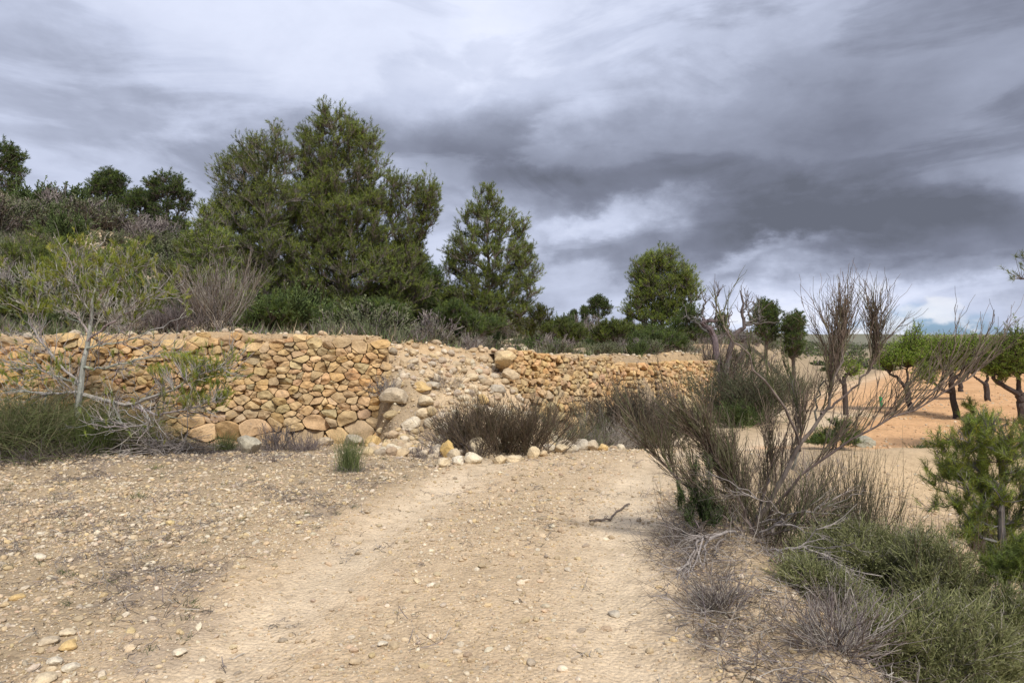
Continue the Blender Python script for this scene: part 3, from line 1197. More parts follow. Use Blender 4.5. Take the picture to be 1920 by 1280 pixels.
def lobes_pts(lobes, n, D, squash=0.9, inner=2.1, ymax=None):
    """points inside crown lobes given by bearing/size in the photo at distance D"""
    vol = np.array([l[2] * l[3] * (l[2] + l[3]) * 0.5 for l in lobes], float) ** 0.8
    k = rng.choice(len(lobes), n, p=vol / vol.sum())
    L = np.array([l[:4] for l in lobes], float)[k]
    dd = np.array([l[4] if len(l) > 4 else 0.0 for l in lobes])[k]
    u = nrm(rng.normal(size=(n, 3))) * (rng.random((n, 1)) ** (1 / inner / 1.4))
    cx, cz = (L[:, 0] - 960) / F * D, CZ + (HOR - L[:, 1]) / F * D
    rx, rz = L[:, 2] / F * D, L[:, 3] / F * D
    x = cx + u[:, 0] * rx
    z = cz + u[:, 2] * rz
    y = D + dd + u[:, 1] * 0.5 * (rx + rz) * squash
    return np.stack([x, y, z], -1)


NG_MID = np.array([(0.185, 0.235, 0.045), (0.15, 0.20, 0.045), (0.23, 0.27, 0.045), (0.115, 0.155, 0.045), (0.20, 0.24, 0.07)])
NG_DARK = NG_MID * np.array([0.55, 0.62, 0.75])
NG_YEL = np.array([(0.22, 0.25, 0.035), (0.18, 0.22, 0.03), (0.27, 0.27, 0.05), (0.15, 0.20, 0.035)])
BK_GREY = (0.23, 0.20, 0.18)
BK_PINE = (0.17, 0.145, 0.125)


def tufts(bag, pts, dirs, n_needles, L, w, cols, spread=1.0, back=0.10):
    """brush of needles round the end of each twig"""
    N = len(pts)
    m = n_needles
    P = np.repeat(pts, m, 0)
    Dr = np.repeat(dirs, m, 0)
    P = P - Dr * (rng.random((N * m, 1)) * back)
    D = nrm(Dr + nrm(rng.normal(size=(N * m, 3))) * spread)
    base = palette(cols, N, 0.75, 1.25)
    C = np.repeat(base, m, 0) * rng.uniform(0.8, 1.2, (N * m, 1))
    bag.blades(P, D, L * rng.uniform(0.7, 1.15, N * m), w, C)


def pine(name, label, base, trunk_pts, lobes, D, n_t=420, n_tw=9, needles=16, nL=0.13, nW=0.014, cols=NG_MID, group=None,
         squash=0.9, tw=(0.15, 0.45), bark=BK_PINE, bare=0.0, cat='tree', r_leaf=0.008, origin=None, up=0.75, trunk_name='trunk', crown_name='crown', inner=2.1, path_w=0.45, fat=1.0):
    T = lobes_pts([(l[0], l[1], l[2] * fat, l[3] * fat) + tuple(l[4:]) for l in lobes], n_t, D, squash, inner)
    gz_ = hz(base[0], base[1])
    T[:, 2] = np.maximum(T[:, 2], gz_ + 0.15)
    tk = resample([np.array([base[0], base[1], gz_ - 0.15])] + [np.array(q) for q in trunk_pts], 12, 0.02)
    P, R, TP, TR = grow(tk, T, r_leaf, path_w=path_w)
    wood = Bag()
    o = np.array([base[0], base[1], gz_])
    wood.tubes(TP[None], (TR * 1.05)[None], 8, bark)
    wood.tubes(P, R, 4, vary(bark, len(P), 0.85, 1.2))
    n = n_t * n_tw
    S = spawn(P, n, 0.35, 1.0, tw[0], tw[1], fwd=0.7, spread=0.7, up=up, K=4, wob=0.05)
    wood.tubes(S, taper(S, r_leaf * 0.7, r_leaf * 0.35), 3, vary(np.asarray(bark) * 1.0, n, 0.9, 1.3))
    leaf = Bag()
    dr = nrm(S[:, -1] - S[:, -2] + np.array([0, 0, 0.35]) * np.linalg.norm(S[:, -1] - S[:, -2], axis=1, keepdims=True))
    keep = rng.random(n) > bare
    # light and dark clumps: whole sprays share a shade of green
    sh = 1 + 0.30 * vnoise(S[:, -1] / (0.035 * D) + 3.3, 4)
    tufts(leaf, S[keep, -1], dr[keep], needles, nL, nW, cols)
    m = keep.sum() * needles
    leaf.C[-1] = leaf.C[-1] * np.repeat(np.repeat(sh[keep], needles), 3)[:, None]
    t = thing(name, label, cat, o, group)
    part(trunk_name, wood.mesh(trunk_name, M_BARK, False, o), t)
    part(crown_name, leaf.mesh(crown_name, M_NEEDLE, False, o), t)
    return t


def at(px, d):
    return np.array([X(px, d), d])


# ------------------------------------------------------------------ the big pines behind the first wall
D1 = 20.5
pine('pine_tree', 'tallest pine, broad dark green crown rising above all the other trees', at(655, D1),
     [W(650, 560, D1), W(640, 470, D1), W(632, 360, D1), W(625, 250, D1)],
     [(625, 232, 38, 32), (655, 266, 52, 42), (600, 290, 42, 50), (690, 300, 38, 42), (640, 345, 75, 60), (715, 370, 48, 42), (590, 370, 52, 56),
      (778, 372, 46, 36, -0.4), (800, 400, 28, 32, -0.3), (770, 430, 40, 40), (660, 430, 95, 70), (740, 480, 62, 60), (575, 450, 70, 60), (640, 520, 125, 75), (750, 545, 55, 55), (640, 590, 130, 32)],
     D1, fat=1.03, n_t=1300, n_tw=18, needles=13, nL=0.10, nW=0.011, tw=(0.15, 0.50), cols=np.concatenate([NG_MID, NG_MID, NG_YEL[3:]]) * 1.0)
pine('pine_tree', 'feathery pine pressed against the left side of the tallest pine', at(505, D1 - 0.8),
     [W(500, 560, D1 - .8), W(498, 470, D1 - .8), W(505, 360, D1 - .8), W(512, 280, D1 - .8)],
     [(510, 272, 26, 28), (480, 300, 34, 32), (437, 322, 26, 34), (540, 315, 26, 32), (480, 360, 55, 45), (425, 368, 26, 40), (530, 400, 50, 50), (445, 430, 48, 50),
      (405, 425, 24, 32), (490, 480, 75, 60), (420, 510, 48, 45), (500, 560, 90, 45)],
     D1 - 0.8, fat=1.1, n_t=760, n_tw=16, needles=12, nL=0.10, nW=0.011, tw=(0.15, 0.48), cols=NG_MID * 0.92, bark=(0.20, 0.18, 0.16))
pine('pine_tree', 'low twiggy pine with thin pale foliage left of the feathery pine', at(392, D1 - 2.5),
     [W(392, 560, D1 - 2.5), W(388, 480, D1 - 2.5), W(388, 430, D1 - 2.5)],
     [(388, 425, 20, 26), (372, 460, 26, 30), (405, 480, 34, 40), (375, 520, 36, 40), (420, 560, 40, 40)],
     D1 - 2.5, n_t=210, n_tw=11, needles=12, cols=NG_MID * 1.1, bare=0.25, bark=(0.27, 0.245, 0.22))
pine('pine_tree', 'dark dense young pine tucked under the right side of the tallest pine', at(790, 23.5),
     [W(790, 580, 23.5), W(780, 540, 23.5), W(765, 500, 23.5)],
     [(765, 500, 30, 30), (785, 535, 45, 36), (810, 570, 42, 40), (760, 580, 60, 36), (835, 600, 30, 28)],
     23.5, n_t=380, n_tw=14, needles=14, cols=NG_DARK * 1.15)
D2 = 21.5
pine('pine_tree', 'upright pine with an open crown standing right of the tallest pine', at(918, D2),
     [W(917, 560, D2), W(915, 480, D2), W(912, 400, D2)],
     [(912, 388, 30, 26), (895, 425, 40, 34), (935, 430, 32, 34), (968, 452, 24, 38), (880, 470, 36, 36), (985, 500, 26, 34), (940, 500, 42, 40), (860, 500, 28, 46),
      (960, 545, 48, 32), (890, 550, 48, 40), (925, 590, 62, 28), (985, 585, 30, 18), (848, 580, 26, 30)],
     D2, fat=1.05, n_t=460, n_tw=16, needles=13, nL=0.105, nW=0.012, tw=(0.13, 0.42), cols=NG_MID * 1.0)
D3 = 28
pine('pine_tree', 'lone rounded pine with a bare lower trunk behind the far stone wall', at(1242, D3),
     [W(1242, 600, D3), W(1243, 540, D3), W(1240, 480, D3)],
     [(1238, 490, 30, 24), (1212, 520, 30, 28), (1268, 522, 32, 30), (1240, 550, 45, 34), (1202, 562, 26, 26), (1290, 552, 24, 30), (1185, 590, 22, 16), (1262, 590, 42, 24), (1225, 596, 38, 18)],
     D3, n_t=420, n_tw=15, needles=13, cols=NG_MID * 1.12, nL=0.12, nW=0.014, tw=(0.15, 0.5))
pine('pine_tree', 'low dark pine leaning out right of the lone rounded pine', at(1262, D3 - 1),
     [W(1275, 630, D3 - 1), W(1300, 605, D3 - 1)],
     [(1300, 598, 22, 16), (1282, 620, 34, 20), (1310, 628, 26, 16), (1250, 635, 36, 18)],
     D3 - 1, n_t=110, n_tw=8, needles=13, cols=NG_DARK, nL=0.15, nW=0.018)
pine('pine_tree', 'pine standing just outside the right edge, only branch tips showing', (X(2120, 12), 12),
     [W(2110, 700, 12), W(2100, 560, 12), W(2080, 400, 12)],
     [(2080, 420, 60, 60), (2050, 480, 70, 50), (1985, 518, 74, 26), (2140, 500, 90, 90), (2060, 560, 60, 40)],
     12, n_t=150, n_tw=9, needles=20, cols=NG_MID, nL=0.10, nW=0.008)

# green conifer thickets low behind the first wall
for (nm, lb, px, d, lob, cols, nt_) in (
        ('pine_bush', 'wide bushy pine sapling on the far left above the wall', 75, 19, [(60, 470, 52, 34), (110, 500, 46, 40), (25, 500, 36, 34), (70, 540, 90, 40), (130, 545, 30, 30)], NG_MID * 0.85, 170),
        ('pine_bush', 'yellow-green pine sapling low above the left end of the wall', 25, 15, [(15, 590, 34, 34), (55, 600, 34, 28), (-20, 570, 40, 40)], NG_YEL * 0.62, 80),
        ('pine_bush', 'olive pine sapling between the bare pine and the dark purple shrub', 215, 16, [(215, 560, 30, 30), (190, 590, 42, 30), (245, 595, 34, 26)], NG_YEL * 0.55, 80),
        ('pine_bush', 'small bright pine sapling at the slope just left of the feathery pine', 352, 20, [(350, 475, 22, 26), (345, 510, 30, 26), (330, 560, 26, 40)], NG_YEL * 0.6, 70),
        ('pine_bush', 'dark low pine bush at the foot of the feathery pine', 500, 17, [(480, 600, 40, 22), (530, 590, 40, 30), (560, 605, 36, 18)], NG_DARK * 1.2, 110),
        ('pine_bush', 'dark low pine bush below the tallest pine near the wall corner', 690, 17, [(640, 600, 50, 20), (700, 595, 50, 26), (740, 603, 30, 18)], NG_DARK * 1.1, 120),
        ('pine_bush', 'dark low pine bush at the foot of the upright open pine', 870, 19, [(850, 600, 34, 26), (900, 615, 46, 18)], NG_DARK * 1.2, 90),
        ('pine_bush', 'mid green pine bush low between the two right-hand pines', 1160, 25, [(1150, 622, 34, 16), (1180, 628, 26, 14), (1130, 632, 26, 12)], NG_MID * 0.75, 90),
        ('pine_bush', 'dark pine bush at the foot of the lone rounded pine', 1225, 24, [(1215, 640, 34, 14), (1255, 642, 32, 14)], NG_DARK * 1.1, 70),
        ('pine_bush', 'olive pine bush on the terrace just left of the small distant pines', 1060, 24, [(1050, 622, 30, 14), (1080, 630, 28, 12)], NG_MID * 0.7, 70),
        ('pine_bush', 'green conifer bush half way up the left hillside', 270, 34, [(250, 470, 26, 14), (285, 478, 26, 14), (265, 490, 40, 12)], NG_DARK * 1.2, 80),
        ('pine_bush', 'bright green bush right of the upright open pine', 1015, 26, [(1012, 600, 24, 22), (1040, 618, 26, 16), (985, 618, 26, 18)], NG_YEL * 0.5, 70)):
    pine(nm, lb, at(px, d), [W(px, HOR - (min(l[1] for l in lob) - HOR) * -0.6, d)], lob, d, n_t=int(nt_ * 1.3), n_tw=12, needles=13, cols=cols, cat='bush',
         trunk_name='stems', crown_name='foliage', nL=0.11, nW=0.012, tw=(0.12, 0.35), r_leaf=0.006, path_w=0.8)

# small far pines, one grown and copied
FP = pine('pine_tree', 'round-headed pine alone on the hillside skyline', at(200, 52),
          [W(202, 392, 52), W(200, 345, 52)],
          [(200, 340, 14, 9), (183, 352, 12, 9), (217, 350, 13, 9), (172, 368, 9, 7), (228, 368, 10, 7), (198, 364, 20, 8), (182, 384, 13, 6), (218, 386, 12, 6), (202, 350, 12, 8), (200, 396, 18, 5)],
          52, fat=1.25, n_t=170, n_tw=14, needles=12, cols=NG_DARK * 0.9, nL=0.22, nW=0.03, tw=(0.3, 0.9), r_leaf=0.018, group='pines on the hillside skyline')
FP2 = pine('pine_tree', 'wide layered pine beside a lower pine on the skyline slope', at(315, 50),
           [W(315, 400, 50), W(313, 345, 50)],
           [(312, 340, 15, 8), (296, 354, 14, 8), (331, 354, 13, 7), (316, 368, 22, 7), (342, 376, 13, 6), (288, 376, 14, 8), (330, 394, 20, 6), (350, 402, 10, 4), (300, 402, 18, 8), (318, 424, 28, 9), (285, 425, 16, 9)],
           50, fat=1.2, n_t=170, n_tw=14, needles=12, cols=NG_DARK * 0.9, nL=0.22, nW=0.03, tw=(0.3, 0.9), r_leaf=0.018, group='pines on the hillside skyline')


def put_copy(src, px, d, s, rz, label, group=None):
    x, y = X(px, d), d
    return copy_thing(src, (x, y, hz(x, y) - 0.1), rz, s, label, group)


G1 = 'pines on the hillside skyline'
put_copy(FP, 262, 51, 0.80, 1.0, 'dark pine filling the gap between two skyline pines', G1)
put_copy(FP2, 345, 50.5, 0.42, 2.2, 'low dark pine at the right foot of the layered skyline pine', G1)
put_copy(FP, 95, 55, 0.55, 2.0, 'small pine half sunk behind the left skyline', G1)
put_copy(FP2, 70, 56, 0.5, 0.5, 'flat topped pine half sunk behind the left skyline', G1)
put_copy(FP, 22, 54, 0.62, 4.0, 'small pine below the tall pine at the left edge', G1)
put_copy(FP2, -8, 50, 1.15, 3.4, 'tall pine cut by the left edge of the picture', G1)
G2 = 'small distant pines beyond the terrace'
put_copy(FP, 1124, 60, 0.62, 3.0, 'small distant pine between the two tall right-hand pines', G2)
put_copy(FP, 1096, 62, 0.45, 1.2, 'tiny distant pine left of the small distant pine', G2)
put_copy(FP, 1075, 64, 0.38, 5.2, 'tiniest distant pine left of the two distant pines', G2)
put_copy(FP, 1436, 44, 0.8, 0.7, 'left one of two twin pines behind the dead almond', G2)
put_copy(FP, 1487, 43, 0.85, 4.4, 'right one of two twin pines behind the dead almond', G2)
put_copy(FP2, 1352, 52, 0.42, 1.7, 'distant pine behind the dead almond branches', G2)
put_copy(FP2, 1180, 58, 0.3, 1.9, 'low distant pine just left of the lone rounded pine', G2)

# ------------------------------------------------------------------ shrubs
C_BROWN = [(0.12, 0.09, 0.07), (0.16, 0.125, 0.095), (0.10, 0.085, 0.055), (0.19, 0.15, 0.12)]
C_DK = [(0.085, 0.07, 0.05), (0.11, 0.09, 0.065), (0.07, 0.065, 0.045), (0.14, 0.115, 0.095)]
C_PURP = [(0.17, 0.14, 0.145), (0.22, 0.185, 0.185), (0.14, 0.115, 0.115)]
C_GREY = [(0.33, 0.295, 0.265), (0.27, 0.24, 0.22), (0.40, 0.365, 0.33)]
C_GG = [(0.125, 0.145, 0.075), (0.16, 0.175, 0.095), (0.10, 0.12, 0.06), (0.19, 0.195, 0.12)]
C_GREEN = [(0.085, 0.12, 0.04), (0.11, 0.15, 0.05), (0.07, 0.095, 0.04)]
C_STRAW = [(0.38, 0.32, 0.22), (0.32, 0.27, 0.19)]


def shrub_bags(L=(0.5, 0.9), n0=22, n1=160, n2=420, spread=0.55, cols=C_BROWN, r0=0.008, leaf=None, n_leaf=0, leaf_l=0.03, leaf_w=0.008, up=0.35, tip=0.3, r2=0.0022, curl=0.15, lean=(0, 0, 0), br=0.08, grav=0.0, fw=1.0, sp=0.5):
    """a twiggy shrub round the origin"""
    a = fan((0, 0, -0.03), n0, L, spread, 6, 1.0, curl, br, grav, lean)
    k = (L[0] + L[1]) / 2
    b = spawn(a, n1, 0.2, 0.95, k * 0.3, k * 0.6, fwd=fw, spread=sp, up=up, curl=0.1)
    c = spawn(b, n2, 0.2, 1.0, k * tip * 0.5, k * tip, fwd=fw, spread=sp * 1.1, up=up * 0.7, curl=0.1, K=4)
    w = Bag()
    w.tubes(a, taper(a, r0, r0 * 0.35), 4, palette(cols, len(a)))
    w.tubes(b, taper(b, r0 * 0.4, r2), 3, palette(cols, len(b)))
    w.tubes(c, taper(c, r2, r2 * 0.5), 3, palette(cols, len(c)))
    lf = None
    if leaf is not None and n_leaf:
        lf = Bag()
        s_ = spawn(c, n_leaf, 0.1, 1.0, 0.01, 0.02, fwd=0.8, spread=0.8, up=0.3, K=3)
        d = nrm(s_[:, -1] - s_[:, 0])
        lf.leaves(s_[:, 0], d, leaf_l * rng.uniform(0.6, 1.3, n_leaf), leaf_w, palette(leaf, n_leaf, 0.7, 1.3))
    return w, lf


def shrub(name, label, x, y, group=None, cat='bush', scale=1.0, **kw):
    w, lf = shrub_bags(**kw)
    z = hz(x, y)
    t = thing(name, label, cat, (x, y, z), group)
    t.scale = (scale,) * 3
    part('stems', w.mesh('stems', M_TWIG), t)
    if lf:
        part('foliage', lf.mesh('foliage', M_LEAF), t)
    return t


def shrub_at(name, label, px, d, **kw):
    return shrub(name, label, X(px, d), d, **kw)


# --- the prominent shrubs along the wall
shrub_at('bush', 'grey ball of dry twigs growing out of the wall face near its corner', 722, 12.1, L=(0.2, 0.34), n0=40, n1=160, n2=460, spread=0.9, cols=C_PURP + C_GREY, r0=0.004, r2=0.0022).location = (X(722, 12.05), 12.05, W(0, 738, 12.05)[2])
shrub_at('bush', 'largest brown bush of fine curved stems above the pale boulders', 955, 10.3, L=(0.5, 0.8), n0=170, n1=1300, n2=2600, spread=0.85, cols=[(0.085, 0.06, 0.045), (0.11, 0.08, 0.055), (0.075, 0.065, 0.035), (0.13, 0.10, 0.07)], r0=0.007, r2=0.003, curl=0.12, up=0.4, sp=0.25, tip=0.45, br=0.30)
shrub_at('bush', 'spiky purple-brown bush at the left of the largest brown bush', 858, 10.6, L=(0.4, 0.72), n0=70, n1=520, n2=1000, spread=0.75, cols=C_PURP + C_BROWN, r0=0.006, r2=0.0022, up=0.3, sp=0.4, br=0.15)
shrub_at('bush', 'small twiggy bush between the large pale boulder and the brown bush', 902, 9.7, L=(0.15, 0.32), n0=36, n1=160, n2=260, spread=0.8, cols=C_BROWN + C_PURP, r0=0.004, br=0.08)
shrub_at('bush', 'low grey-green bush against the foot of the second wall', 1078, 12.2, L=(0.42, 0.72), n0=60, n1=380, n2=900, spread=1.0, cols=C_PURP + C_GG, r0=0.006, leaf=C_GG, n_leaf=1500, br=0.25)
shrub_at('bush', 'slim grey-green shrub climbing the second wall behind the brown bush', 1022, 13.6, L=(0.35, 0.6), n0=24, n1=160, n2=380, spread=0.18, cols=C_GG + C_GREY, r0=0.005, leaf=C_GG, n_leaf=900)
shrub_at('bush', 'tall dark twiggy bush in front of the second wall', 1165, 14.4, L=(0.72, 1.2), n0=80, n1=760, n2=2200, spread=0.5, cols=C_DK, r0=0.008, leaf=C_DK, n_leaf=9000, leaf_l=0.035, leaf_w=0.014, r2=0.003, br=0.3)
shrub_at('bush', 'dense dark brown bush right of the tall dark twiggy bush', 1222, 14.2, L=(0.55, 0.95), n0=100, n1=900, n2=2400, spread=0.75, cols=C_DK, r0=0.007, leaf=C_DK, n_leaf=7000, leaf_l=0.035, leaf_w=0.014, r2=0.003, br=0.35, sp=0.3)
shrub_at('dry_grass_bush', 'pale grey dead bush leaning at the foot of the dark bushes', 1150, 13.4, L=(0.3, 0.62), n0=110, n1=300, n2=400, spread=1.0, cols=C_GREY, r0=0.004, up=0.25, sp=0.2, lean=(0.5, 0, 0), br=0.12)
shrub_at('bush', 'large green-grey dome bush at the end of the far wall', 1400, 18.9, L=(1.0, 1.55), n0=100, n1=900, n2=2600, spread=0.85, cols=C_DK + C_GG[:1], r0=0.01, leaf=[(0.10, 0.115, 0.065), (0.125, 0.14, 0.08), (0.08, 0.09, 0.05)], n_leaf=14000, leaf_l=0.055, leaf_w=0.02, r2=0.004, br=0.35)
shrub_at('bush', 'darker green low bush in front of the green-grey dome bush', 1385, 17.8, L=(0.4, 0.7), n0=60, n1=400, n2=900, spread=0.9, cols=C_GREEN, r0=0.008, leaf=C_GREEN, n_leaf=5000, leaf_l=0.05, leaf_w=0.018, br=0.2)
shrub_at('bush', 'pale grey-green bush low on the bank below the far wall', 1315, 19.5, L=(0.3, 0.6), n0=70, n1=300, n2=700, spread=1.3, cols=C_GG + C_GREY, r0=0.006, leaf=C_GG, n_leaf=2500, leaf_l=0.04, leaf_w=0.015, br=0.5)
shrub_at('bush', 'thin grey bush on the slumped bank left of the far wall', 1245, 17.2, L=(0.5, 0.9), n0=40, n1=300, n2=600, spread=0.5, cols=C_GREY + C_PURP, r0=0.006, br=0.25, r2=0.003)
shrub_at('bush', 'dark shrub beside the round grey boulder', 522, 10.9, L=(0.2, 0.42), n0=60, n1=260, n2=500, spread=0.5, cols=C_PURP + [(0.1, 0.1, 0.09)], r0=0.004, br=0.1)
shrub_at('bush', 'low dark spreading shrub right of the dark shrub by the boulder', 575, 11.0, L=(0.15, 0.36), n0=80, n1=260, n2=360, spread=1.2, cols=C_PURP, r0=0.004, br=0.1)
shrub_at('bush', 'faint dry weed in the rubble slope of the collapsed gap', 838, 12.7, L=(0.2, 0.4), n0=20, n1=80, n2=160, spread=0.5, cols=C_STRAW + C_PURP, r0=0.003, br=0.05)
shrub_at('bush', 'small purple cushion on the rubble slope below the gap', 884, 12.1, L=(0.07, 0.15), n0=50, n1=120, n2=200, spread=1.3, cols=C_PURP, r0=0.003, br=0.08)
shrub_at('bush', 'low purple-grey twigs on the ground left of the pale boulders', 800, 9.7, L=(0.12, 0.3), n0=90, n1=260, n2=300, spread=1.4, cols=C_PURP, r0=0.003, br=0.1)
shrub_at('bush', 'dark upright shrub on the terrace right at the wall edge below the pines', 405, 15.2, L=(0.9, 1.7), n0=70, n1=420, n2=1100, spread=0.45, cols=C_GREY + C_PURP + C_BROWN, r0=0.008, r2=0.003, br=0.15, sp=0.3)
shrub_at('bush', 'rounded dark purple shrub on the terrace left of the grey upright shrub', 325, 14.8, L=(0.4, 0.72), n0=100, n1=700, n2=1600, spread=0.7, cols=C_PURP + [(0.12, 0.10, 0.10)], r0=0.006, r2=0.003, br=0.2, sp=0.3)
shrub_at('bush', 'silver bare shrub of branching twigs among the left pine saplings', 50, 16, L=(0.7, 1.3), n0=26, n1=200, n2=700, spread=0.55, cols=C_GREY + [(0.36, 0.34, 0.34)], r0=0.012, r2=0.004, sp=0.6)
shrub_at('bush', 'silver bare shrub close behind the bare pine', 245, 14.6, L=(0.5, 1.0), n0=30, n1=240, n2=700, spread=0.7, cols=C_GREY, r0=0.01, r2=0.0035, sp=0.6)
shrub_at('bush', 'round grey dead shrub at the wall top under the open pine', 885, 17.5, L=(0.3, 0.5), n0=60, n1=300, n2=600, spread=0.9, cols=C_GREY + C_PURP, r0=0.005, r2=0.003)

# --- garrigue: six grown shrubs, copied over hill and terrace
SRC = []
for k, (nm, kw) in enumerate((
        ('scrub_bush', dict(cols=C_BROWN + C_PURP, leaf=C_BROWN + C_GG, n_leaf=2600, spread=0.9, n0=30, n1=240, n2=420)),
        ('scrub_bush', dict(cols=C_GG + C_PURP, leaf=C_GG, n_leaf=3800, spread=1.0, n0=30, n1=220, n2=380)),
        ('scrub_bush', dict(cols=C_GREEN, leaf=C_GREEN, n_leaf=4400, spread=0.7, n0=30, n1=220, n2=380)),
        ('scrub_bush', dict(cols=C_PURP + C_GREY, leaf=C_PURP, n_leaf=1600, spread=0.8, n0=36, n1=260, n2=420)),
        ('scrub_bush', dict(cols=C_GREY + C_GG, leaf=C_GG, n_leaf=2000, spread=0.5, n0=36, n1=240, n2=420)),
        ('scrub_bush', dict(cols=C_STRAW + C_GREY, leaf=C_STRAW, n_leaf=400, spread=0.5, n0=60, n1=240, n2=300)))):
    w, lf = shrub_bags(L=(0.45, 0.85), r0=0.012, r2=0.007, leaf_l=0.05, leaf_w=0.024, br=0.2, **kw)
    for q in (lf,):
        w.V += q.V
        w.C += q.C
        off = w.n
        for a in q.Q:
            w.Q.append(a + off)
        w.n += q.n
    SRC.append(w.mesh('scrub_bush', M_TWIG))
DESC = ['dark brown scrub bush', 'grey-green scrub bush', 'deep green scrub bush', 'purple-grey scrub bush', 'pale upright scrub bush', 'straw coloured bush']


def place_scrub(k, x, y, s, label, group):
    o = bpy.data.objects.new('scrub_bush', SRC[k])
    COL.objects.link(o)
    o.location = (x, y, hz(x, y) - 0.03 * s)
    o.rotation_euler = (0, 0, rng.uniform(0, 6.28))
    o.scale = (s * rng.uniform(0.9, 1.25), s * rng.uniform(0.9, 1.25), s * rng.uniform(0.7, 1.05))
    tag(o, label, 'bush', group)


placed = 0
tries = 0
SC = []
pts = []
while placed < 235 and tries < 60000:
    tries += 1
    d = (14 ** 1.3 + rng.random() * (60 ** 1.3 - 14 ** 1.3)) ** (1 / 1.3)
    px = rng.uniform(-120, 1560)
    x, y = X(px, d), d
    s_, sl = edge_dist(np.array([x]), np.array([y]))
    if s_[0] < 1.3:
        continue
    n = fbm(np.array([[x * 0.35, y * 0.35]]), 4, 61)[0]
    if n < -0.15 and rng.random() < 0.9:
        continue
    if any((x - q[0]) ** 2 + (y - q[1]) ** 2 < (0.5 + d * 0.012) ** 2 for q in pts):
        continue
    if 850 < px < 1350 and s_[0] < 2.2:
        k = int(rng.choice([1, 2, 4, 3, 5], p=[0.4, 0.15, 0.25, 0.12, 0.08]))
    else:
        k = int(rng.choice([0, 1, 2, 3, 4, 5], p=[0.18, 0.36, 0.20, 0.14, 0.08, 0.04]))
    s = rng.uniform(0.7, 1.5) * (1.0 + 0.75 * (d > 32)) * (0.62 if (s_[0] < 3 or px > 900) else 1.0)
    SC.append((k, x, y, s, px))
    pts.append((x, y))
    placed += 1

for px, d in [(rng.uniform(1130, 1345), rng.uniform(18, 27)) for _ in range(40)] + [(rng.uniform(1385, 1680), rng.uniform(30, 60)) for _ in range(60)]:
    x, y = X(px, d), d
    s_, sl = edge_dist(np.array([x]), np.array([y]))
    if s_[0] < (0.7 if px < 1350 else -1.0) or len(SC) > 298:
        continue
    SC.append((int(rng.choice([1, 3, 4, 2], p=[0.35, 0.3, 0.2, 0.15])), x, y, rng.uniform(0.4, 0.7) if px < 1350 else rng.uniform(0.8, 1.4), px))
MARKS = [('the round-headed skyline pine', 200, 52), ('the layered skyline pine', 315, 50), ('the tall pine at the left edge', -10, 50),
         ('the wide sapling on the far left', 75, 19), ('the bare pine', 146, 13), ('the dark purple shrub', 325, 14.8), ('the grey upright shrub', 405, 15.2),
         ('the feathery pine', 505, 19.7), ('the tallest pine', 655, 20.5), ('the dark dense young pine', 790, 23.5), ('the upright open pine', 918, 21.5),
         ('the lone rounded pine', 1242, 28), ('the small distant pine', 1124, 60), ('the dead almond', 1345, 24.5), ('the twin pines', 1460, 43), ('the almond field', 1640, 40), ('the second wall', 1050, 16), ('the far wall', 1300, 23)]
KEY = {}
for q in SC:
    k, x, y, s, px = q
    best = min(MARKS, key=lambda m: ((px - m[1]) / 60) ** 2 + ((math.log(y) - math.log(m[2])) * 9) ** 2)
    ddx, ddy = (px - best[1]) / 60, (math.log(y) - math.log(best[2])) * 9
    rel = ('right of' if ddx > 0 else 'left of') if abs(ddx) > abs(ddy) * 1.3 else ('behind' if ddy > 0 else 'in front of')
    KEY.setdefault((k, best[0], rel), []).append((math.hypot(x - X(best[1], best[2]), y - best[2]), q))
ORD = ['', 'second ', 'third ', 'fourth ', 'fifth ', 'sixth ', 'seventh ', 'eighth ', 'ninth ', 'tenth ', 'eleventh ', 'twelfth ', 'thirteenth ', 'fourteenth ', 'fifteenth ', 'sixteenth ']
for (k, mk, rel), lst_ in KEY.items():
    lst_.sort(key=lambda q: q[0])
    for i, (_, q) in enumerate(lst_):
        lab = (DESC[k] + ' ' + rel + ' ' + mk if len(lst_) == 1 else ORD[min(i, 15)] + ('nearest ' if i == 0 else '') + DESC[k] + ' ' + rel + ' ' + mk + (', counting outward' if i else ''))
        if len(lab.split()) > 16:
            lab = lab.replace(', counting outward', '')
        place_scrub(k, q[1], q[2], q[3], lab, 'scrub bushes on the hillside and terrace')

# ground cover between them, one mass
gcv = Bag()
N = 52000
d = (13 ** 1.2 + rng.random(N * 2) * (70 ** 1.2 - 13 ** 1.2)) ** (1 / 1.2)
a = rng.uniform(-0.72, 0.45, N * 2)
x, y = d * np.sin(a), d * np.cos(a)
s_, sl = edge_dist(x, y)
n = fbm(np.stack([x, y], -1) * 0.35, 4, 61)
n2_ = fbm(np.stack([x, y], -1) * 1.3, 3, 62)
k = (s_ > 1.0) & (rng.random(N * 2) < 0.05 + 0.95 * sstep(n + 0.45 * n2_, -0.05, 0.4))
x, y, d = x[k][:N], y[k][:N], d[k][:N]
P0 = np.stack([x, y, height(x, y)], -1)
cc = palette(C_GG + C_GREEN + C_GG + C_PURP + C_BROWN[:2] + C_STRAW[:1], N)[:len(x)] * 0.9
for q in range(7):
    off = rng.normal(size=P0.shape) * 0.05 * (1 + d[:, None] / 22)
    off[:, 2] = 0
    D = nrm(rng.normal(size=P0.shape) * 0.6 + np.array([0, 0, 1.0]))
    gcv.blades(P0 + off, D, (0.10 + 0.20 * rng.random(len(x)) ** 2) * (1 + d / 45), 0.012 + d * 0.0009, cc * rng.uniform(0.75, 1.3, (len(x), 1)))
x = rng.uniform(10, 260, 900)
y = rng.uniform(62, 260, 900)
k = (X(1330, 1) * y < x) & (x < X(2100, 1) * y)
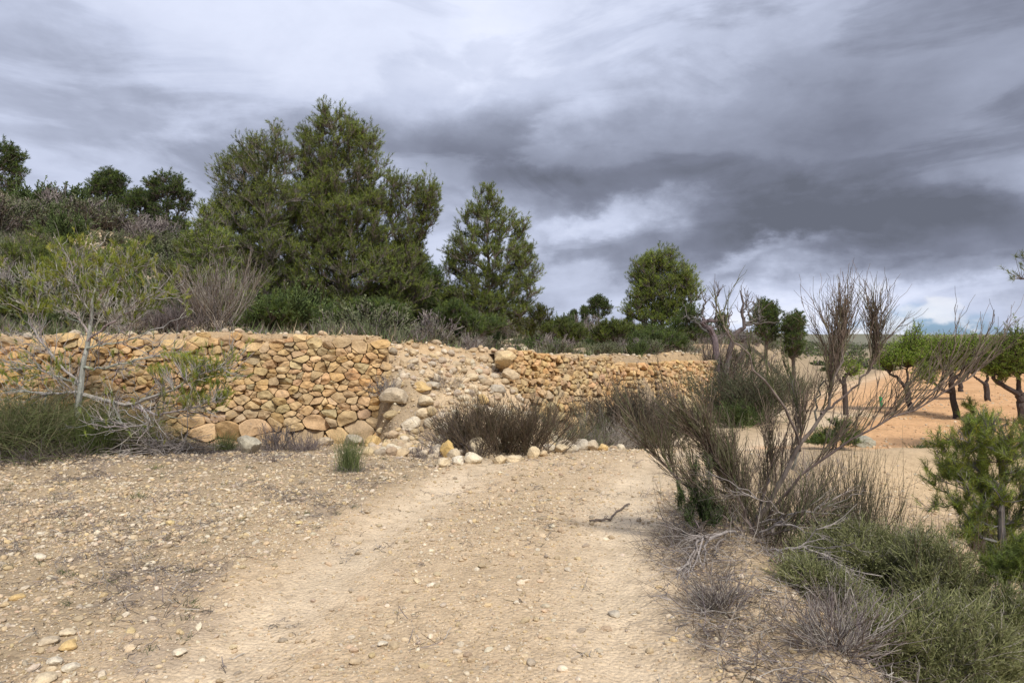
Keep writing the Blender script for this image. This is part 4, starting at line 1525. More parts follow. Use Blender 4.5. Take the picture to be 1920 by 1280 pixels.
bx_, by_ = x[k][:420], y[k][:420]
far_ = Bag()
bz_ = height(bx_, by_)
for q in range(len(bx_)):
    r_ = rng.uniform(0.6, 2.2)
    m_ = 150
    u = nrm(rng.normal(size=(m_, 3))) * rng.random((m_, 1)) ** 0.4
    u[:, 2] = np.abs(u[:, 2]) * rng.uniform(0.6, 1.1)
    far_.leaves(np.array([bx_[q], by_[q], bz_[q] - 0.1]) + u * r_ * np.array([1.5, 1.5, 1]), nrm(rng.normal(size=(m_, 3))), rng.uniform(0.3, 0.6, m_), 0.25, palette(C_GG + C_GREEN + C_PURP[:1], m_))
o = part('distant_scrub', far_.mesh('distant_scrub', M_LEAF))
tag(o, 'far scrub and trees along the horizon beyond the field', 'scrub', None, 'stuff')
o = part('ground_cover', gcv.mesh('ground_cover', M_TWIG))
tag(o, 'dry grass and dwarf scrub covering the terrace and hillside', 'ground cover', None, 'stuff')

# ------------------------------------------------------------------ grasses
def grass_bag(n, L, spread, w=0.006, cols=C_GREEN, br=0.06, grav=0.35, K=6, up=1.0, curl=0.1):
    b = Bag()
    S = fan((0, 0, -0.02), n, L, spread, K, up, curl, br, grav, wob=0.01)
    b.strips(S, np.full(n, w), palette(cols, n, 0.7, 1.3))
    return b


def grass(name, label, px, d, n, L, spread, **kw):
    x, y = X(px, d), d
    o = part(name, grass_bag(n, L, spread, **kw).mesh(name, M_LEAF), None, (x, y, hz(x, y)))
    return tag(o, label, 'grass tuft', None, 'thing')


ESP = [(0.15, 0.18, 0.07), (0.18, 0.205, 0.08), (0.12, 0.14, 0.065), (0.28, 0.25, 0.15), (0.22, 0.20, 0.12)]
grass('esparto_grass', 'largest arching esparto clump at the left edge below the wall', 30, 10.0, 2600, (0.9, 2.1), 0.55, cols=ESP, br=0.34, grav=0.42, w=0.012)
grass('esparto_grass', 'arching esparto clump right of the largest clump', 115, 10.3, 1700, (0.8, 1.8), 0.55, cols=ESP, br=0.26, grav=0.42, w=0.012)
grass('esparto_grass', 'upright green esparto clump left of the bare pine stem', 172, 9.9, 900, (0.5, 1.0), 0.28, cols=[(0.13, 0.17, 0.05), (0.16, 0.20, 0.06), (0.10, 0.13, 0.05)], br=0.10, grav=0.2)
grass('esparto_grass', 'olive esparto clump behind the bare pine close to the wall', 215, 11.0, 1100, (0.5, 1.2), 0.6, cols=ESP, br=0.3, grav=0.4, w=0.012)
grass('esparto_grass', 'short dark esparto clump between the largest clump and the track gravel', 75, 9.4, 800, (0.3, 0.75), 0.9, cols=C_PURP + C_DK + ESP[:2], br=0.35, grav=0.4, w=0.009)
grass('esparto_grass', 'dry dark clump under the dead low branches of the bare pine', 290, 10.6, 1200, (0.3, 0.75), 0.8, cols=C_DK + C_BROWN + ESP[:1], br=0.3, grav=0.4)
grass('esparto_grass', 'small green tuft left of the round grey boulder', 424, 10.8, 300, (0.25, 0.45), 0.35, cols=ESP[:3], br=0.08, grav=0.2)
grass('esparto_grass', 'upright rush tuft standing alone on the verge by the track', 655, 8.35, 420, (0.3, 0.62), 0.2, cols=[(0.15, 0.19, 0.07), (0.20, 0.23, 0.09), (0.11, 0.14, 0.06)], br=0.06, grav=0.12, w=0.005)
grass('esparto_grass', 'tiny tuft on the left gravel verge, nearer than the rush tuft', 260, 6.9, 70, (0.08, 0.2), 0.5, cols=ESP[:3], br=0.03, grav=0.2, w=0.004)
grass('esparto_grass', 'tiny green sprout on the gravel below the esparto clumps', 294, 8.8, 80, (0.06, 0.14), 0.6, cols=[(0.14, 0.19, 0.05)], br=0.05, grav=0.1, w=0.004)
grass('esparto_grass', 'dry dead skirt of blades round the foot of the rush tuft', 655, 8.33, 300, (0.15, 0.32), 1.2, cols=C_PURP + C_GREY, br=0.1, grav=0.3, w=0.004)
grass('esparto_grass', 'dry dark weed stalk on the verge below the round boulder', 510, 9.0, 80, (0.1, 0.22), 0.4, cols=C_PURP, br=0.05, grav=0.1, w=0.004)
grass('esparto_grass', 'green weed growing on the brink of the field', 1735, 13.6, 160, (0.08, 0.16), 0.8, cols=C_GREEN, br=0.12, grav=0.1, w=0.012)

# tiny weeds and dead bits all over the verge: ground litter
lit = Bag()
N = 11000
d = (2.6 + rng.random(N) ** 0.8 * 10.6)
a = rng.uniform(-0.85, 0.66, N)
x, y = d * np.sin(a), d * np.cos(a)
rd = road_dist(x, y)
s_, sl = edge_dist(x, y)
n = fbm(np.stack([x, y], -1) * 1.7, 3, 55)
pk = 0.10 + 0.9 * sstep(n, 0.15, 0.6)
pk = pk * (0.15 + 0.85 * sstep(np.abs(rd), 1.4, 2.2)) + 1.2 * np.exp(-((s_ + 1.0) / 0.6) ** 2) * (x < -3.6)
pk = np.maximum(pk, 1.0 * (rd > 1.5) * (rd < 3.5) * (y < 8))
pk = np.maximum(pk, 0.6 * (rd > 2.2) * (n > -0.1))
k = (rng.random(N) < pk) & (s_ < -0.3)
x, y = x[k], y[k]
for q in range(5):
    ox, oy = x + rng.normal(size=len(x)) * 0.04, y + rng.normal(size=len(x)) * 0.04
    z = height(ox, oy) + 0.008
    P0 = np.stack([ox, oy, z], -1)
    D = nrm(rng.normal(size=P0.shape) * np.array([1, 1, 0.3]) + np.array([0, 0, 0.12]))
    L = rng.uniform(0.03, 0.13, len(x))
    Sx = P0[:, None] + D[:, None] * L[:, None, None] * np.linspace(0, 1, 4)[None, :, None] + rng.normal(size=(len(x), 4, 3)) * 0.004
    lit.tubes(Sx, np.full((len(x), 4), 0.0016) * rng.uniform(0.6, 1.6, (len(x), 1)), 3, palette(C_PURP + C_GREY + C_BROWN, len(x)))
o = part('dry_litter', lit.mesh('dry_litter', M_TWIG))
tag(o, 'dead twigs and dry weeds littering the ground', 'litter', None, 'stuff')

wd = Bag()
N = 230
d = 2.8 + rng.random(N) * 7
a = rng.uniform(-0.75, 0.2, N)
x, y = d * np.sin(a), d * np.cos(a)
rd = road_dist(x, y)
k = (rd < -1.4) & (fbm(np.stack([x, y], -1) * 1.1, 2, 56) > -0.3)
for xx, yy in zip(x[k], y[k]):
    nb = int(rng.integers(14, 40))
    S = fan((xx, yy, hz(xx, yy)), nb, (0.02, 0.07), 0.9, 4, 1.0, 0.2, 0.025, 0.1)
    wd.strips(S, np.full(nb, 0.004), palette(C_GG + C_GREEN + C_PURP, nb))
o = part('small_weeds', wd.mesh('small_weeds', M_LEAF))
tag(o, 'tiny weeds sprouting between the gravel', 'weeds', None, 'stuff')

# ------------------------------------------------------------------ boulders and loose blocks
BC = np.array([(0.60, 0.49, 0.33), (0.50, 0.41, 0.29), (0.58, 0.41, 0.19), (0.64, 0.55, 0.41), (0.46, 0.40, 0.31)])


def boulder(label, px, d, s, c, seed, name='boulder', yaw=0.0, sink=0.25, sub=3, group=None, z=None):
    V, Fc = rock(sub, seed, 11, 0.09, 0.85)
    sx, sy, sz_ = s
    V = V * np.array([sx, sy, sz_])
    ca, sa = math.cos(yaw), math.sin(yaw)
    V = np.stack([V[:, 0] * ca - V[:, 1] * sa, V[:, 0] * sa + V[:, 1] * ca, V[:, 2]], -1)
    x, y = X(px, d), d
    me = mesh(name, V, Fc, np.broadcast_to(np.asarray(c, float), V.shape), False, M_STONE)
    me.polygons.foreach_set('use_smooth', np.ones(len(Fc), bool))
    try:
        me.set_sharp_from_angle(angle=radians(32))
    except Exception:
        pass
    o = part(name, me, None, (x, y, (hz(x, y) if z is None else z) + sz_ * (1 - 2 * sink)))
    return tag(o, label, 'rock', group)


boulder('round grey boulder sitting in the grass below the wall', 466, 10.2, (0.20, 0.19, 0.17), (0.42, 0.38, 0.29), 11, sink=0.18)
boulder('golden upright boulder left of the large pale boulder', 840, 9.75, (0.12, 0.13, 0.16), (0.60, 0.42, 0.17), 12, yaw=0.6)
boulder('large pale boulder lying against the largest brown bush', 900, 9.85, (0.21, 0.15, 0.15), (0.66, 0.55, 0.37), 13, yaw=0.1, z=-0.02)
boulder('pale round boulder below the large pale boulder', 886, 9.1, (0.13, 0.11, 0.11), (0.66, 0.57, 0.42), 14)
boulder('flat pale boulder at the far left of the boulder row', 830, 8.8, (0.14, 0.10, 0.08), (0.60, 0.49, 0.33), 15, yaw=-0.3)
boulder('small white-topped rock between the flat and the round pale boulders', 860, 8.95, (0.09, 0.09, 0.08), (0.66, 0.58, 0.45), 16)
boulder('tan rock under the middle of the largest brown bush', 937, 9.2, (0.10, 0.09, 0.085), (0.56, 0.45, 0.29), 17)
boulder('oval cream rock lying at the track edge under the brown bush', 966, 9.2, (0.12, 0.09, 0.07), (0.62, 0.50, 0.33), 18)
boulder('upright tan rock under the right end of the brown bush', 1001, 9.4, (0.09, 0.08, 0.11), (0.58, 0.46, 0.29), 19)
boulder('small tan rock right beside the upright rock under the bush', 1018, 9.6, (0.08, 0.07, 0.06), (0.55, 0.42, 0.26), 20)
boulder('grey rock behind the golden upright boulder', 822, 10.2, (0.14, 0.12, 0.11), (0.45, 0.39, 0.30), 21)
boulder('low grey-brown rock left below the golden boulder', 812, 9.6, (0.11, 0.09, 0.07), (0.47, 0.38, 0.27), 22)
boulder('cream rock touching the golden boulder below', 851, 9.4, (0.10, 0.08, 0.10), (0.56, 0.46, 0.32), 23)
for k, (px, py, d, s, lb) in enumerate((
        (1052, 862, 10.2, 0.12, 'lowest pale block of the little heap at the track edge'), (1062, 835, 10.6, 0.15, 'big pale block standing in the little heap'),
        (1048, 818, 11.0, 0.12, 'pale block at the top left of the little heap'), (1075, 828, 11.2, 0.11, 'grey block at the top right of the little heap'),
        (1092, 840, 10.9, 0.14, 'cream block in the middle of the little heap'), (1090, 825, 11.4, 0.10, 'round grey block behind the cream block of the heap'),
        (1112, 842, 10.9, 0.12, 'flat cream block at the right of the little heap'), (1130, 845, 10.8, 0.09, 'last small block at the right end of the heap'),
        (1075, 848, 10.5, 0.10, 'small tan block low in the little heap'), (1030, 826, 10.9, 0.11, 'tan block where the heap meets the brown bush'))):
    boulder(lb, px, d, (s * 1.15, s, s * 0.85), BC[k % 5] * (1.05 if k % 2 else 0.97), 40 + k, yaw=k * 0.7, group='blocks of the little heap', sink=0.2)
for k, (px, d, s, lb) in enumerate((
        (762, 10.9, 0.11, 'upright cream rock at the foot of the rubble slope'), (776, 10.6, 0.10, 'yellowish rock below the upright cream rock'),
        (789, 10.4, 0.09, 'pale flat rock right of the yellowish rock'), (740, 11.9, 0.20, 'broad block at the foot of the wall corner'),
        (772, 11.6, 0.17, 'long block lying in the rubble beside the wall corner'), (800, 11.9, 0.14, 'tan block in the rubble right of the long block'),
        (790, 12.3, 0.15, 'block wedged higher in the rubble beside the wall'), (812, 12.6, 0.13, 'grey block half way up the rubble slope'),
        (775, 12.9, 0.11, 'small block high on the left of the rubble slope'), (835, 11.4, 0.15, 'wide tan block behind the purple-brown bush'),
        (868, 12.4, 0.12, 'pale block in the middle of the rubble slope'), (905, 12.9, 0.13, 'golden block on the right of the rubble slope'),
        (930, 13.3, 0.17, 'large golden block at the ragged start of the second wall'), (918, 12.3, 0.14, 'pale block below the ragged start of the second wall'),
        (945, 12.6, 0.12, 'tan block at the foot of the ragged wall start'), (858, 11.6, 0.11, 'small tan block behind the spiky bush'),
        (700, 11.75, 0.15, 'rounded block fallen at the foot of the wall left of its corner'), (662, 11.75, 0.17, 'rounded pale block half buried at the wall foot'), (610, 11.7, 0.14, 'tan block half buried at the wall foot further left'))):
    boulder(lb, px, d, (s * 1.25, s, s * 0.85), BC[(k * 2) % 5] * 0.97, 70 + k, yaw=k * 1.1, group='fallen wall blocks', name='stone_block', sink=0.3)
for k, (px, py, s, lb) in enumerate((
        (125, 1180, 0.045, 'pale stone left of the near tan stones'), (92, 1196, 0.05, 'tan stone nearest the left edge of the verge'), (130, 1203, 0.055, 'cream stone among the near verge stones'),
        (100, 1232, 0.05, 'white-grey stone below the near tan stones'), (135, 1242, 0.045, 'flat tan stone right of the white-grey stone'), (84, 1266, 0.06, 'angular brown stone at the bottom left corner'),
        (75, 1042, 0.055, 'white flat slab on the left verge'), (32, 1112, 0.05, 'pinkish flat stone at the left edge'), (335, 1222, 0.045, 'tan stone on the verge near the bottom edge'),
        (1152, 1146, 0.045, 'brown half buried stone on the track'), (1189, 1144, 0.018, 'small white stone beside the brown stone on the track'),
        (717, 1210, 0.03, 'white pointed stone on the track near the bottom'), (968, 1132, 0.025, 'small white stone in the middle of the track'),
        (1262, 1155, 0.02, 'white stone on the right shoulder of the track'), (318, 985, 0.05, 'yellow stone on the left verge'),
        (560, 982, 0.04, 'yellow-brown stone on the verge behind the track'), (1294, 1202, 0.014, 'tiny white stone near the dry twigs on the shoulder'))):
    d = 1.6 * F / (py - HOR)
    c = (0.62, 0.54, 0.41) if 'white' in lb else ((0.60, 0.47, 0.24) if 'yellow' in lb else BC[k % 5])
    s = s * 0.8
    boulder(lb, px, d, (s * 1.3, s, s * 0.65), c, 120 + k, yaw=k * 0.9, name='stone', sink=0.25, group='larger loose stones', sub=2)
boulder('flat grey rock on the brink of the field behind the broom', 1622, 14.3, (0.30, 0.2, 0.16), (0.33, 0.31, 0.24), 163, yaw=0.5, sink=0.3, sub=4)
boulder('big golden boulder capping the ragged start of the second wall', 950, 13.85, (0.24, 0.2, 0.17), (0.60, 0.45, 0.25), 171, name='stone_block', z=W(0, 672, 13.85)[2], sink=0.5)
boulder('squared tan boulder under the golden boulder at the ragged wall start', 958, 13.75, (0.2, 0.2, 0.15), (0.54, 0.42, 0.27), 172, name='stone_block', z=W(0, 702, 13.75)[2], sink=0.5)
boulder('narrow tan stone left of the golden boulder on the wall start', 935, 13.9, (0.12, 0.12, 0.10), (0.50, 0.38, 0.23), 173, name='stone_block', z=W(0, 668, 13.9)[2], sink=0.5)
boulder('rough pale rock outcrop in the gully at the right edge', 1890, 5.6, (0.42, 0.35, 0.28), (0.44, 0.40, 0.36), 161, yaw=0.4, sink=0.3, sub=4)

# ------------------------------------------------------------------ stick on the track
st_ = Bag()
sp_ = []
for (px, py) in ((1105, 977), (1125, 974), (1145, 971), (1156, 958), (1168, 949), (1180, 945)):
    d = 1.6 * F / (py - HOR)
    x, y = X(px, d), d
    sp_.append((x, y, hz(x, y) + 0.018))
P = resample(sp_, 14, 0.006)[None]
st_.tubes(P, np.interp(np.linspace(0, 1, 14), [0, 0.1, 0.5, 0.9, 1], [0.007, 0.011, 0.008, 0.009, 0.011])[None], 7, (0.15, 0.12, 0.10))
tw_ = spawn(P, 7, 0.2, 0.95, 0.03, 0.08, spread=0.9, up=0.0, K=4)
st_.tubes(tw_, taper(tw_, 0.004, 0.002), 5, (0.15, 0.12, 0.10))
o = part('stick', st_.mesh('stick', M_BARK))
oo = np.array(sp_[0])
tag(o, 'crooked dark stick lying on the track', 'stick')
# ------------------------------------------------------------------ limbs laid out by hand (each with its own distance)
def limbs(lst, K=14, wob=0.012):
    """lst of (points, r0, r1); points are (px, py, d)"""
    P = np.stack([resample([W(*q) for q in l[0]], K, wob) for l in lst])
    R = np.stack([np.linspace(l[1], l[2], K) for l in lst])
    return P, R


def foot(px, d):
    x, y = X(px, d), d
    return np.array([x, y, hz(x, y)])


# --- bare young pine in front of the wall, far left
D = 10.3
ft = foot(146, D)
base_py = HOR + (CZ - ft[2]) / D * F
lst = [([(146, base_py + 8, D), (147, 770, D), (152, 715, D), (160, 660, D), (168, 610, D), (176, 560, D), (184, 500, D), (188, 470, D)], 0.040, 0.008),
       ([(150, 735, D), (120, 735, D - .1), (80, 738, D - .2), (40, 732, D - .3)], 0.018, 0.006),
       ([(152, 722, D), (110, 705, D + .1), (60, 690, D + .2), (20, 690, D + .3)], 0.018, 0.005),
       ([(150, 722, D), (120, 690, D), (85, 650, D), (60, 610, D), (50, 570, D)], 0.016, 0.005),
       ([(156, 690, D), (190, 690, D - .2), (240, 680, D - .4), (300, 665, D - .6)], 0.016, 0.005),
       ([(158, 740, D), (210, 755, D - .3), (260, 755, D - .5), (320, 730, D - .8), (380, 700, D - .9), (410, 690, D - .9)], 0.024, 0.006),
       ([(240, 755, D - .4), (290, 775, D - .6), (340, 770, D - .8), (400, 750, D - .9)], 0.016, 0.004),
       ([(260, 756, D - .5), (280, 790, D - .6), (240, 800, D - .6), (215, 790, D - .6)], 0.014, 0.004),
       ([(164, 640, D), (200, 610, D - .2), (240, 585, D - .3), (270, 560, D - .3)], 0.013, 0.004),
       ([(166, 625, D), (140, 590, D + .1), (110, 565, D + .2), (80, 540, D + .2)], 0.013, 0.004),
       ([(172, 590, D), (150, 550, D), (140, 520, D), (135, 500, D)], 0.010, 0.004),
       ([(176, 570, D), (205, 540, D - .1), (235, 520, D - .2)], 0.010, 0.004),
       ([(162, 655, D), (195, 645, D - .2), (230, 640, D - .3), (280, 625, D - .3)], 0.012, 0.004)]
P, R = limbs(lst)
wood = Bag()
gy_ = (0.33, 0.305, 0.28)
wood.tubes(P, R * 1.3, 7, vary(gy_, len(P), 0.9, 1.1))
a = spawn(P, 260, 0.15, 1.0, 0.25, 0.7, fwd=0.9, spread=0.7, up=0.15, curl=0.25, K=6)
wood.tubes(a, taper(a, 0.007, 0.0035), 4, vary(gy_, len(a), 0.8, 1.2))
b = spawn(a, 1100, 0.2, 1.0, 0.12, 0.36, fwd=0.9, spread=0.7, up=0.25, curl=0.2, K=5)
wood.tubes(b, taper(b, 0.0042, 0.002), 3, vary(gy_, len(b), 0.8, 1.25))
leaf = Bag()
c = spawn(b, 3600, 0.4, 1.0, 0.04, 0.12, fwd=0.8, spread=0.6, up=0.6, K=3)
tip = c[:, -1]
pxx = 960 + tip[:, 0] / tip[:, 1] * F
pyy = HOR - (tip[:, 2] - CZ) / tip[:, 1] * F
prob = 0.07 + 0.9 * np.exp(-((pxx - 375) / 60) ** 2 - ((pyy - 700) / 45) ** 2) + 0.55 * np.exp(-((pxx - 60) / 60) ** 2 - ((pyy - 690) / 25) ** 2) + 0.7 * (pyy < 590) * (pyy > 440)
k = rng.random(len(c)) < prob
wood.tubes(c[k], taper(c[k], 0.003, 0.002), 3, (0.26, 0.23, 0.17))
tufts(leaf, tip[k], nrm(c[k, -1] - c[k, 0] + np.array([0, 0, .02])), 26, 0.07, 0.005, NG_YEL * 1.3, 0.6, 0.08)
# right-hand sprays of needles
cl = lobes_pts([(395, 700, 38, 34), (360, 680, 40, 20), (420, 735, 18, 24), (365, 745, 36, 16), (325, 665, 30, 12), (300, 690, 30, 12)], 330, D - .8, 0.7)
near = P[5:7].reshape(-1, 3)
j = np.array([np.argmin(np.linalg.norm(near - q, axis=1) + np.maximum(near[:, 2] - q[2], 0)) for q in cl])
tw = np.stack([near[j] + (cl - near[j]) * s_ + np.array([0, 0, 1]) * (s_ - s_ * s_) * 0.05 * 0 for s_ in np.linspace(0, 1, 5)], 1) + rng.normal(size=(330, 5, 3)) * 0.012
wood.tubes(tw, taper(tw, 0.005, 0.002), 3, vary(gy_, 330))
tufts(leaf, tw[:, -1], nrm(tw[:, -1] - tw[:, -2] + np.array([0, 0, 0.05])), 24, 0.07, 0.005, NG_YEL * 1.35, 0.6, 0.08)
t = thing('pine_tree', 'spindly grey young pine with mostly bare branches in front of the wall', 'tree', ft)
part('trunk', wood.mesh('trunk', M_BARK, False, ft), t)
part('crown', leaf.mesh('crown', M_NEEDLE, False, ft), t)

# --- dead low branches under it
w = Bag()
cen = foot(300, 10.0)
a = fan(cen + np.array([0, 0, 0.05]), 26, (0.3, 0.9), 1.3, 7, 0.5, 0.5, 0.25, 0.1, wob=0.03)
b = spawn(a, 160, 0.2, 1, 0.12, 0.4, spread=0.8, up=0.1, curl=0.3)
c = spawn(b, 380, 0.2, 1, 0.06, 0.2, spread=0.8, up=0.1)
w.tubes(a, taper(a, 0.008, 0.003), 4, palette(C_GREY, len(a)))
w.tubes(b, taper(b, 0.004, 0.002), 3, palette(C_GREY, len(b)))
w.tubes(c, taper(c, 0.0025, 0.0015), 3, palette(C_GREY + C_PURP, len(c)))
o = part('dead_branches', w.mesh('dead_branches', M_BARK, False, cen), None, cen)
tag(o, 'tangle of grey dead branches on the ground below the wall', 'branches')

# --- dead almond at the end of the terrace
D = 24.5
ft = foot(1345, D)
bp = HOR + (CZ - ft[2]) / D * F
lst = [([(1345, bp + 4, D), (1342, 650, D), (1335, 625, D), (1322, 606, D), (1318, 598, D), (1330, 601, D), (1346, 602, D)], 0.13, 0.06),
       ([(1324, 608, D), (1316, 590, D), (1322, 570, D), (1318, 558, D)], 0.05, 0.02),
       ([(1340, 602, D), (1344, 585, D), (1342, 565, D), (1350, 548, D)], 0.05, 0.015),
       ([(1345, 640, D), (1310, 608, D), (1290, 596, D), (1282, 590, D)], 0.06, 0.02),
       ([(1350, bp, D), (1372, 640, D - .3), (1388, 620, D - .4), (1398, 608, D - .5), (1392, 590, D - .5), (1393, 565, D - .5), (1388, 543, D - .5)], 0.11, 0.025),
       ([(1398, 608, D - .5), (1412, 600, D - .5), (1404, 590, D - .5), (1412, 575, D - .5)], 0.05, 0.015),
       ([(1396, 606, D - .5), (1420, 608, D - .5), (1424, 590, D - .5), (1420, 565, D - .5)], 0.055, 0.012),
       ([(1392, 590, D - .5), (1398, 575, D - .5), (1400, 562, D - .5)], 0.03, 0.01),
       ([(1372, 640, D - .3), (1366, 610, D - .2), (1372, 580, D - .2)], 0.04, 0.01)]
P, R = limbs(lst, 16, 0.03)
w = Bag()
w.tubes(P, R, 7, vary((0.14, 0.125, 0.12), len(P), 0.9, 1.15))
a = spawn(P, 60, 0.3, 1, 0.2, 0.7, spread=0.6, up=0.5, curl=0.3, K=6)
b = spawn(a, 130, 0.2, 1, 0.1, 0.35, spread=0.7, up=0.3)
w.tubes(a, taper(a, 0.018, 0.008), 4, (0.16, 0.14, 0.13))
w.tubes(b, taper(b, 0.009, 0.005), 3, (0.18, 0.16, 0.15))
t = thing('dead_tree', 'gnarled leafless almond with twisted upright limbs at the end of the terrace', 'tree', ft)
part('trunk', w.mesh('trunk', M_BARK, False, ft), t)
shrub_at('bush', 'wide dark leafless thicket round the foot of the dead almond', 1340, 25.4, L=(0.9, 1.7), n0=110, n1=900, n2=2000, spread=0.75, cols=C_PURP + C_BROWN, r0=0.012, r2=0.006, br=0.5)
shrub_at('bush', 'brown leafless bush on the slope below the dead almond', 1392, 23.4, L=(0.6, 1.2), n0=80, n1=500, n2=1200, spread=0.8, cols=C_BROWN + C_PURP, r0=0.01, r2=0.005, br=0.4)
shrub_at('bush', 'dark bare bush on the terrace behind the tall broom', 1475, 27, L=(0.6, 1.2), n0=60, n1=400, n2=900, spread=0.6, cols=C_BROWN + C_GG, r0=0.01, r2=0.006, br=0.4, leaf=C_GG, n_leaf=1500, leaf_l=0.06, leaf_w=0.02)

# ------------------------------------------------------------------ the big broom by the track
RED = [(0.13, 0.095, 0.075), (0.175, 0.13, 0.105), (0.095, 0.072, 0.058), (0.21, 0.17, 0.14), (0.135, 0.125, 0.07)]
GRN = [(0.115, 0.125, 0.06), (0.15, 0.155, 0.08), (0.085, 0.10, 0.045), (0.14, 0.11, 0.095)]
D = 5.5
ft = foot(1415, 5.55)
bp = HOR + (CZ - ft[2]) / 5.55 * F
B0 = (1415, bp + 10, 5.55)
lst = [([B0, (1430, 960, 5.5), (1470, 890, 5.4), (1515, 820, 5.3), (1550, 760, 5.25), (1575, 690, 5.2), (1590, 630, 5.2)], 0.026, 0.008),
       ([B0, (1440, 970, 5.5), (1485, 905, 5.3), (1540, 858, 5.2), (1620, 812, 5.1), (1700, 768, 5.0), (1780, 730, 4.95), (1830, 700, 4.9)], 0.016, 0.004),
       ([(1500, 845, 5.35), (1480, 780, 5.2), (1445, 730, 5.1), (1400, 670, 5.05), (1365, 620, 5.0), (1350, 590, 5.0)], 0.014, 0.005),
       ([B0, (1395, 960, 5.5), (1365, 900, 5.45), (1330, 845, 5.4), (1290, 800, 5.35)], 0.018, 0.006),
       ([B0, (1370, 980, 5.45), (1310, 930, 5.4), (1260, 885, 5.35), (1222, 850, 5.3)], 0.016, 0.005),
       ([B0, (1425, 950, 5.6), (1438, 900, 5.6), (1450, 850, 5.6)], 0.018, 0.006),
       ([B0, (1400, 960, 5.7), (1385, 920, 5.75), (1360, 885, 5.8)], 0.016, 0.006),
       ([(1485, 880, 5.4), (1500, 820, 5.45), (1495, 760, 5.5), (1480, 700, 5.5)], 0.012, 0.005),
       ([(1540, 775, 5.25), (1590, 740, 5.2), (1630, 690, 5.2), (1645, 640, 5.2)], 0.012, 0.005),
       ([(1530, 800, 5.3), (1535, 740, 5.35), (1560, 690, 5.4), (1562, 650, 5.4)], 0.010, 0.004),
       ([B0, (1450, 1000, 5.3), (1480, 990, 5.1), (1540, 975, 5.0)], 0.014, 0.005),
       ([B0, (1440, 940, 5.9), (1480, 860, 6.1), (1500, 800, 6.2)], 0.014, 0.006)]
P, R = limbs(lst, 16, 0.010)
w = Bag()
P[:, 1:-1] += rng.normal(size=P[:, 1:-1].shape) * 0.004
w.tubes(P, R * 0.85, 7, vary((0.17, 0.145, 0.13), len(P), 0.8, 1.2))
leaf = Bag()


def broomtwigs(idx, n1, l1, n2, l2, n3, l3, t0=0.35, up=0.75, sp=0.28, cols=RED, bias=(0, 0, 0)):
    n2, n3 = int(n2 * 0.75), int(n3 * 0.6)
    a = spawn(P[idx], n1, t0, 1.0, l1[0], l1[1], fwd=0.55, spread=sp, up=up, curl=0.10, K=7, wob=0.012, bias=bias)
    b = spawn(a, n2, 0.08, 0.9, l2[0], l2[1], fwd=1.0, spread=0.30, up=0.22, curl=0.12, K=7, wob=0.018)
    c = spawn(b, n3, 0.1, 0.95, l3[0], l3[1], fwd=1.0, spread=0.36, up=0.20, curl=0.14, K=5, wob=0.022)
    leaf.tubes(a, taper(a, 0.0050, 0.0020), 4, palette(cols, len(a)))
    leaf.tubes(b, taper(b, 0.0029, 0.0014), 3, palette(cols, len(b)))
    leaf.tubes(c, taper(c, 0.0021, 0.0011), 3, palette(cols, len(c)))


broomtwigs([0, 8, 9], 60, (0.16, 0.42), 280, (0.14, 0.36), 560, (0.1, 0.26), t0=0.55, up=1.0, sp=0.25)
broomtwigs([8, 0], 16, (0.25, 0.42), 80, (0.15, 0.32), 150, (0.1, 0.22), t0=0.7, up=1.6, sp=0.18)
broomtwigs([1], 46, (0.2, 0.5), 170, (0.15, 0.4), 300, (0.1, 0.3), t0=0.35, up=0.8, sp=0.3, bias=(0.35, 0, 0))
broomtwigs([2, 7], 30, (0.1, 0.26), 110, (0.1, 0.22), 170, (0.07, 0.18), t0=0.3, up=0.7, sp=0.35, cols=GRN)
broomtwigs([3, 4, 6], 130, (0.18, 0.45), 1100, (0.12, 0.36), 2600, (0.08, 0.24), t0=0.2, up=0.5, sp=0.3, bias=(-0.22, 0, 0.0), cols=RED + GRN[:2])
broomtwigs([5, 11, 0], 60, (0.2, 0.42), 320, (0.12, 0.32), 600, (0.1, 0.22), t0=0.3, up=0.9, sp=0.25, cols=RED)
broomtwigs([10], 16, (0.15, 0.4), 80, (0.1, 0.3), 160, (0.1, 0.2), t0=0.3, up=0.5, sp=0.4, cols=RED + GRN)
t = thing('broom_shrub', 'tall leafless broom with sprays of thin reddish stems at the track edge', 'shrub', ft)
part('branches', w.mesh('branches', M_BARK, False, ft), t)
part('stems', leaf.mesh('stems', M_TWIG, False, ft), t)

# second broom: upright dark stems
def upright(label, px, d, n, L, spread, cols, lean=(0, 0, 0), sub=6, br=0.10, r=0.0035, name='broom_shrub'):
    ft = foot(px, d)
    a = fan((0, 0, -0.02), n, L, spread, 8, 1.0, 0.08, br, 0.0, lean, wob=0.012)
    k = (L[0] + L[1]) / 2
    b = spawn(a, n * sub, 0.15, 0.85, k * 0.25, k * 0.6, fwd=1.0, spread=0.22, up=0.2, curl=0.08, K=6, wob=0.012)
    w = Bag()
    w.tubes(a, taper(a, r, r * 0.35), 4, palette(cols, n))
    w.tubes(b, taper(b, r * 0.5, r * 0.25), 3, palette(cols, n * sub))
    t = thing(name, label, 'shrub', ft)
    part('stems', w.mesh('stems', M_TWIG), t)
    return t


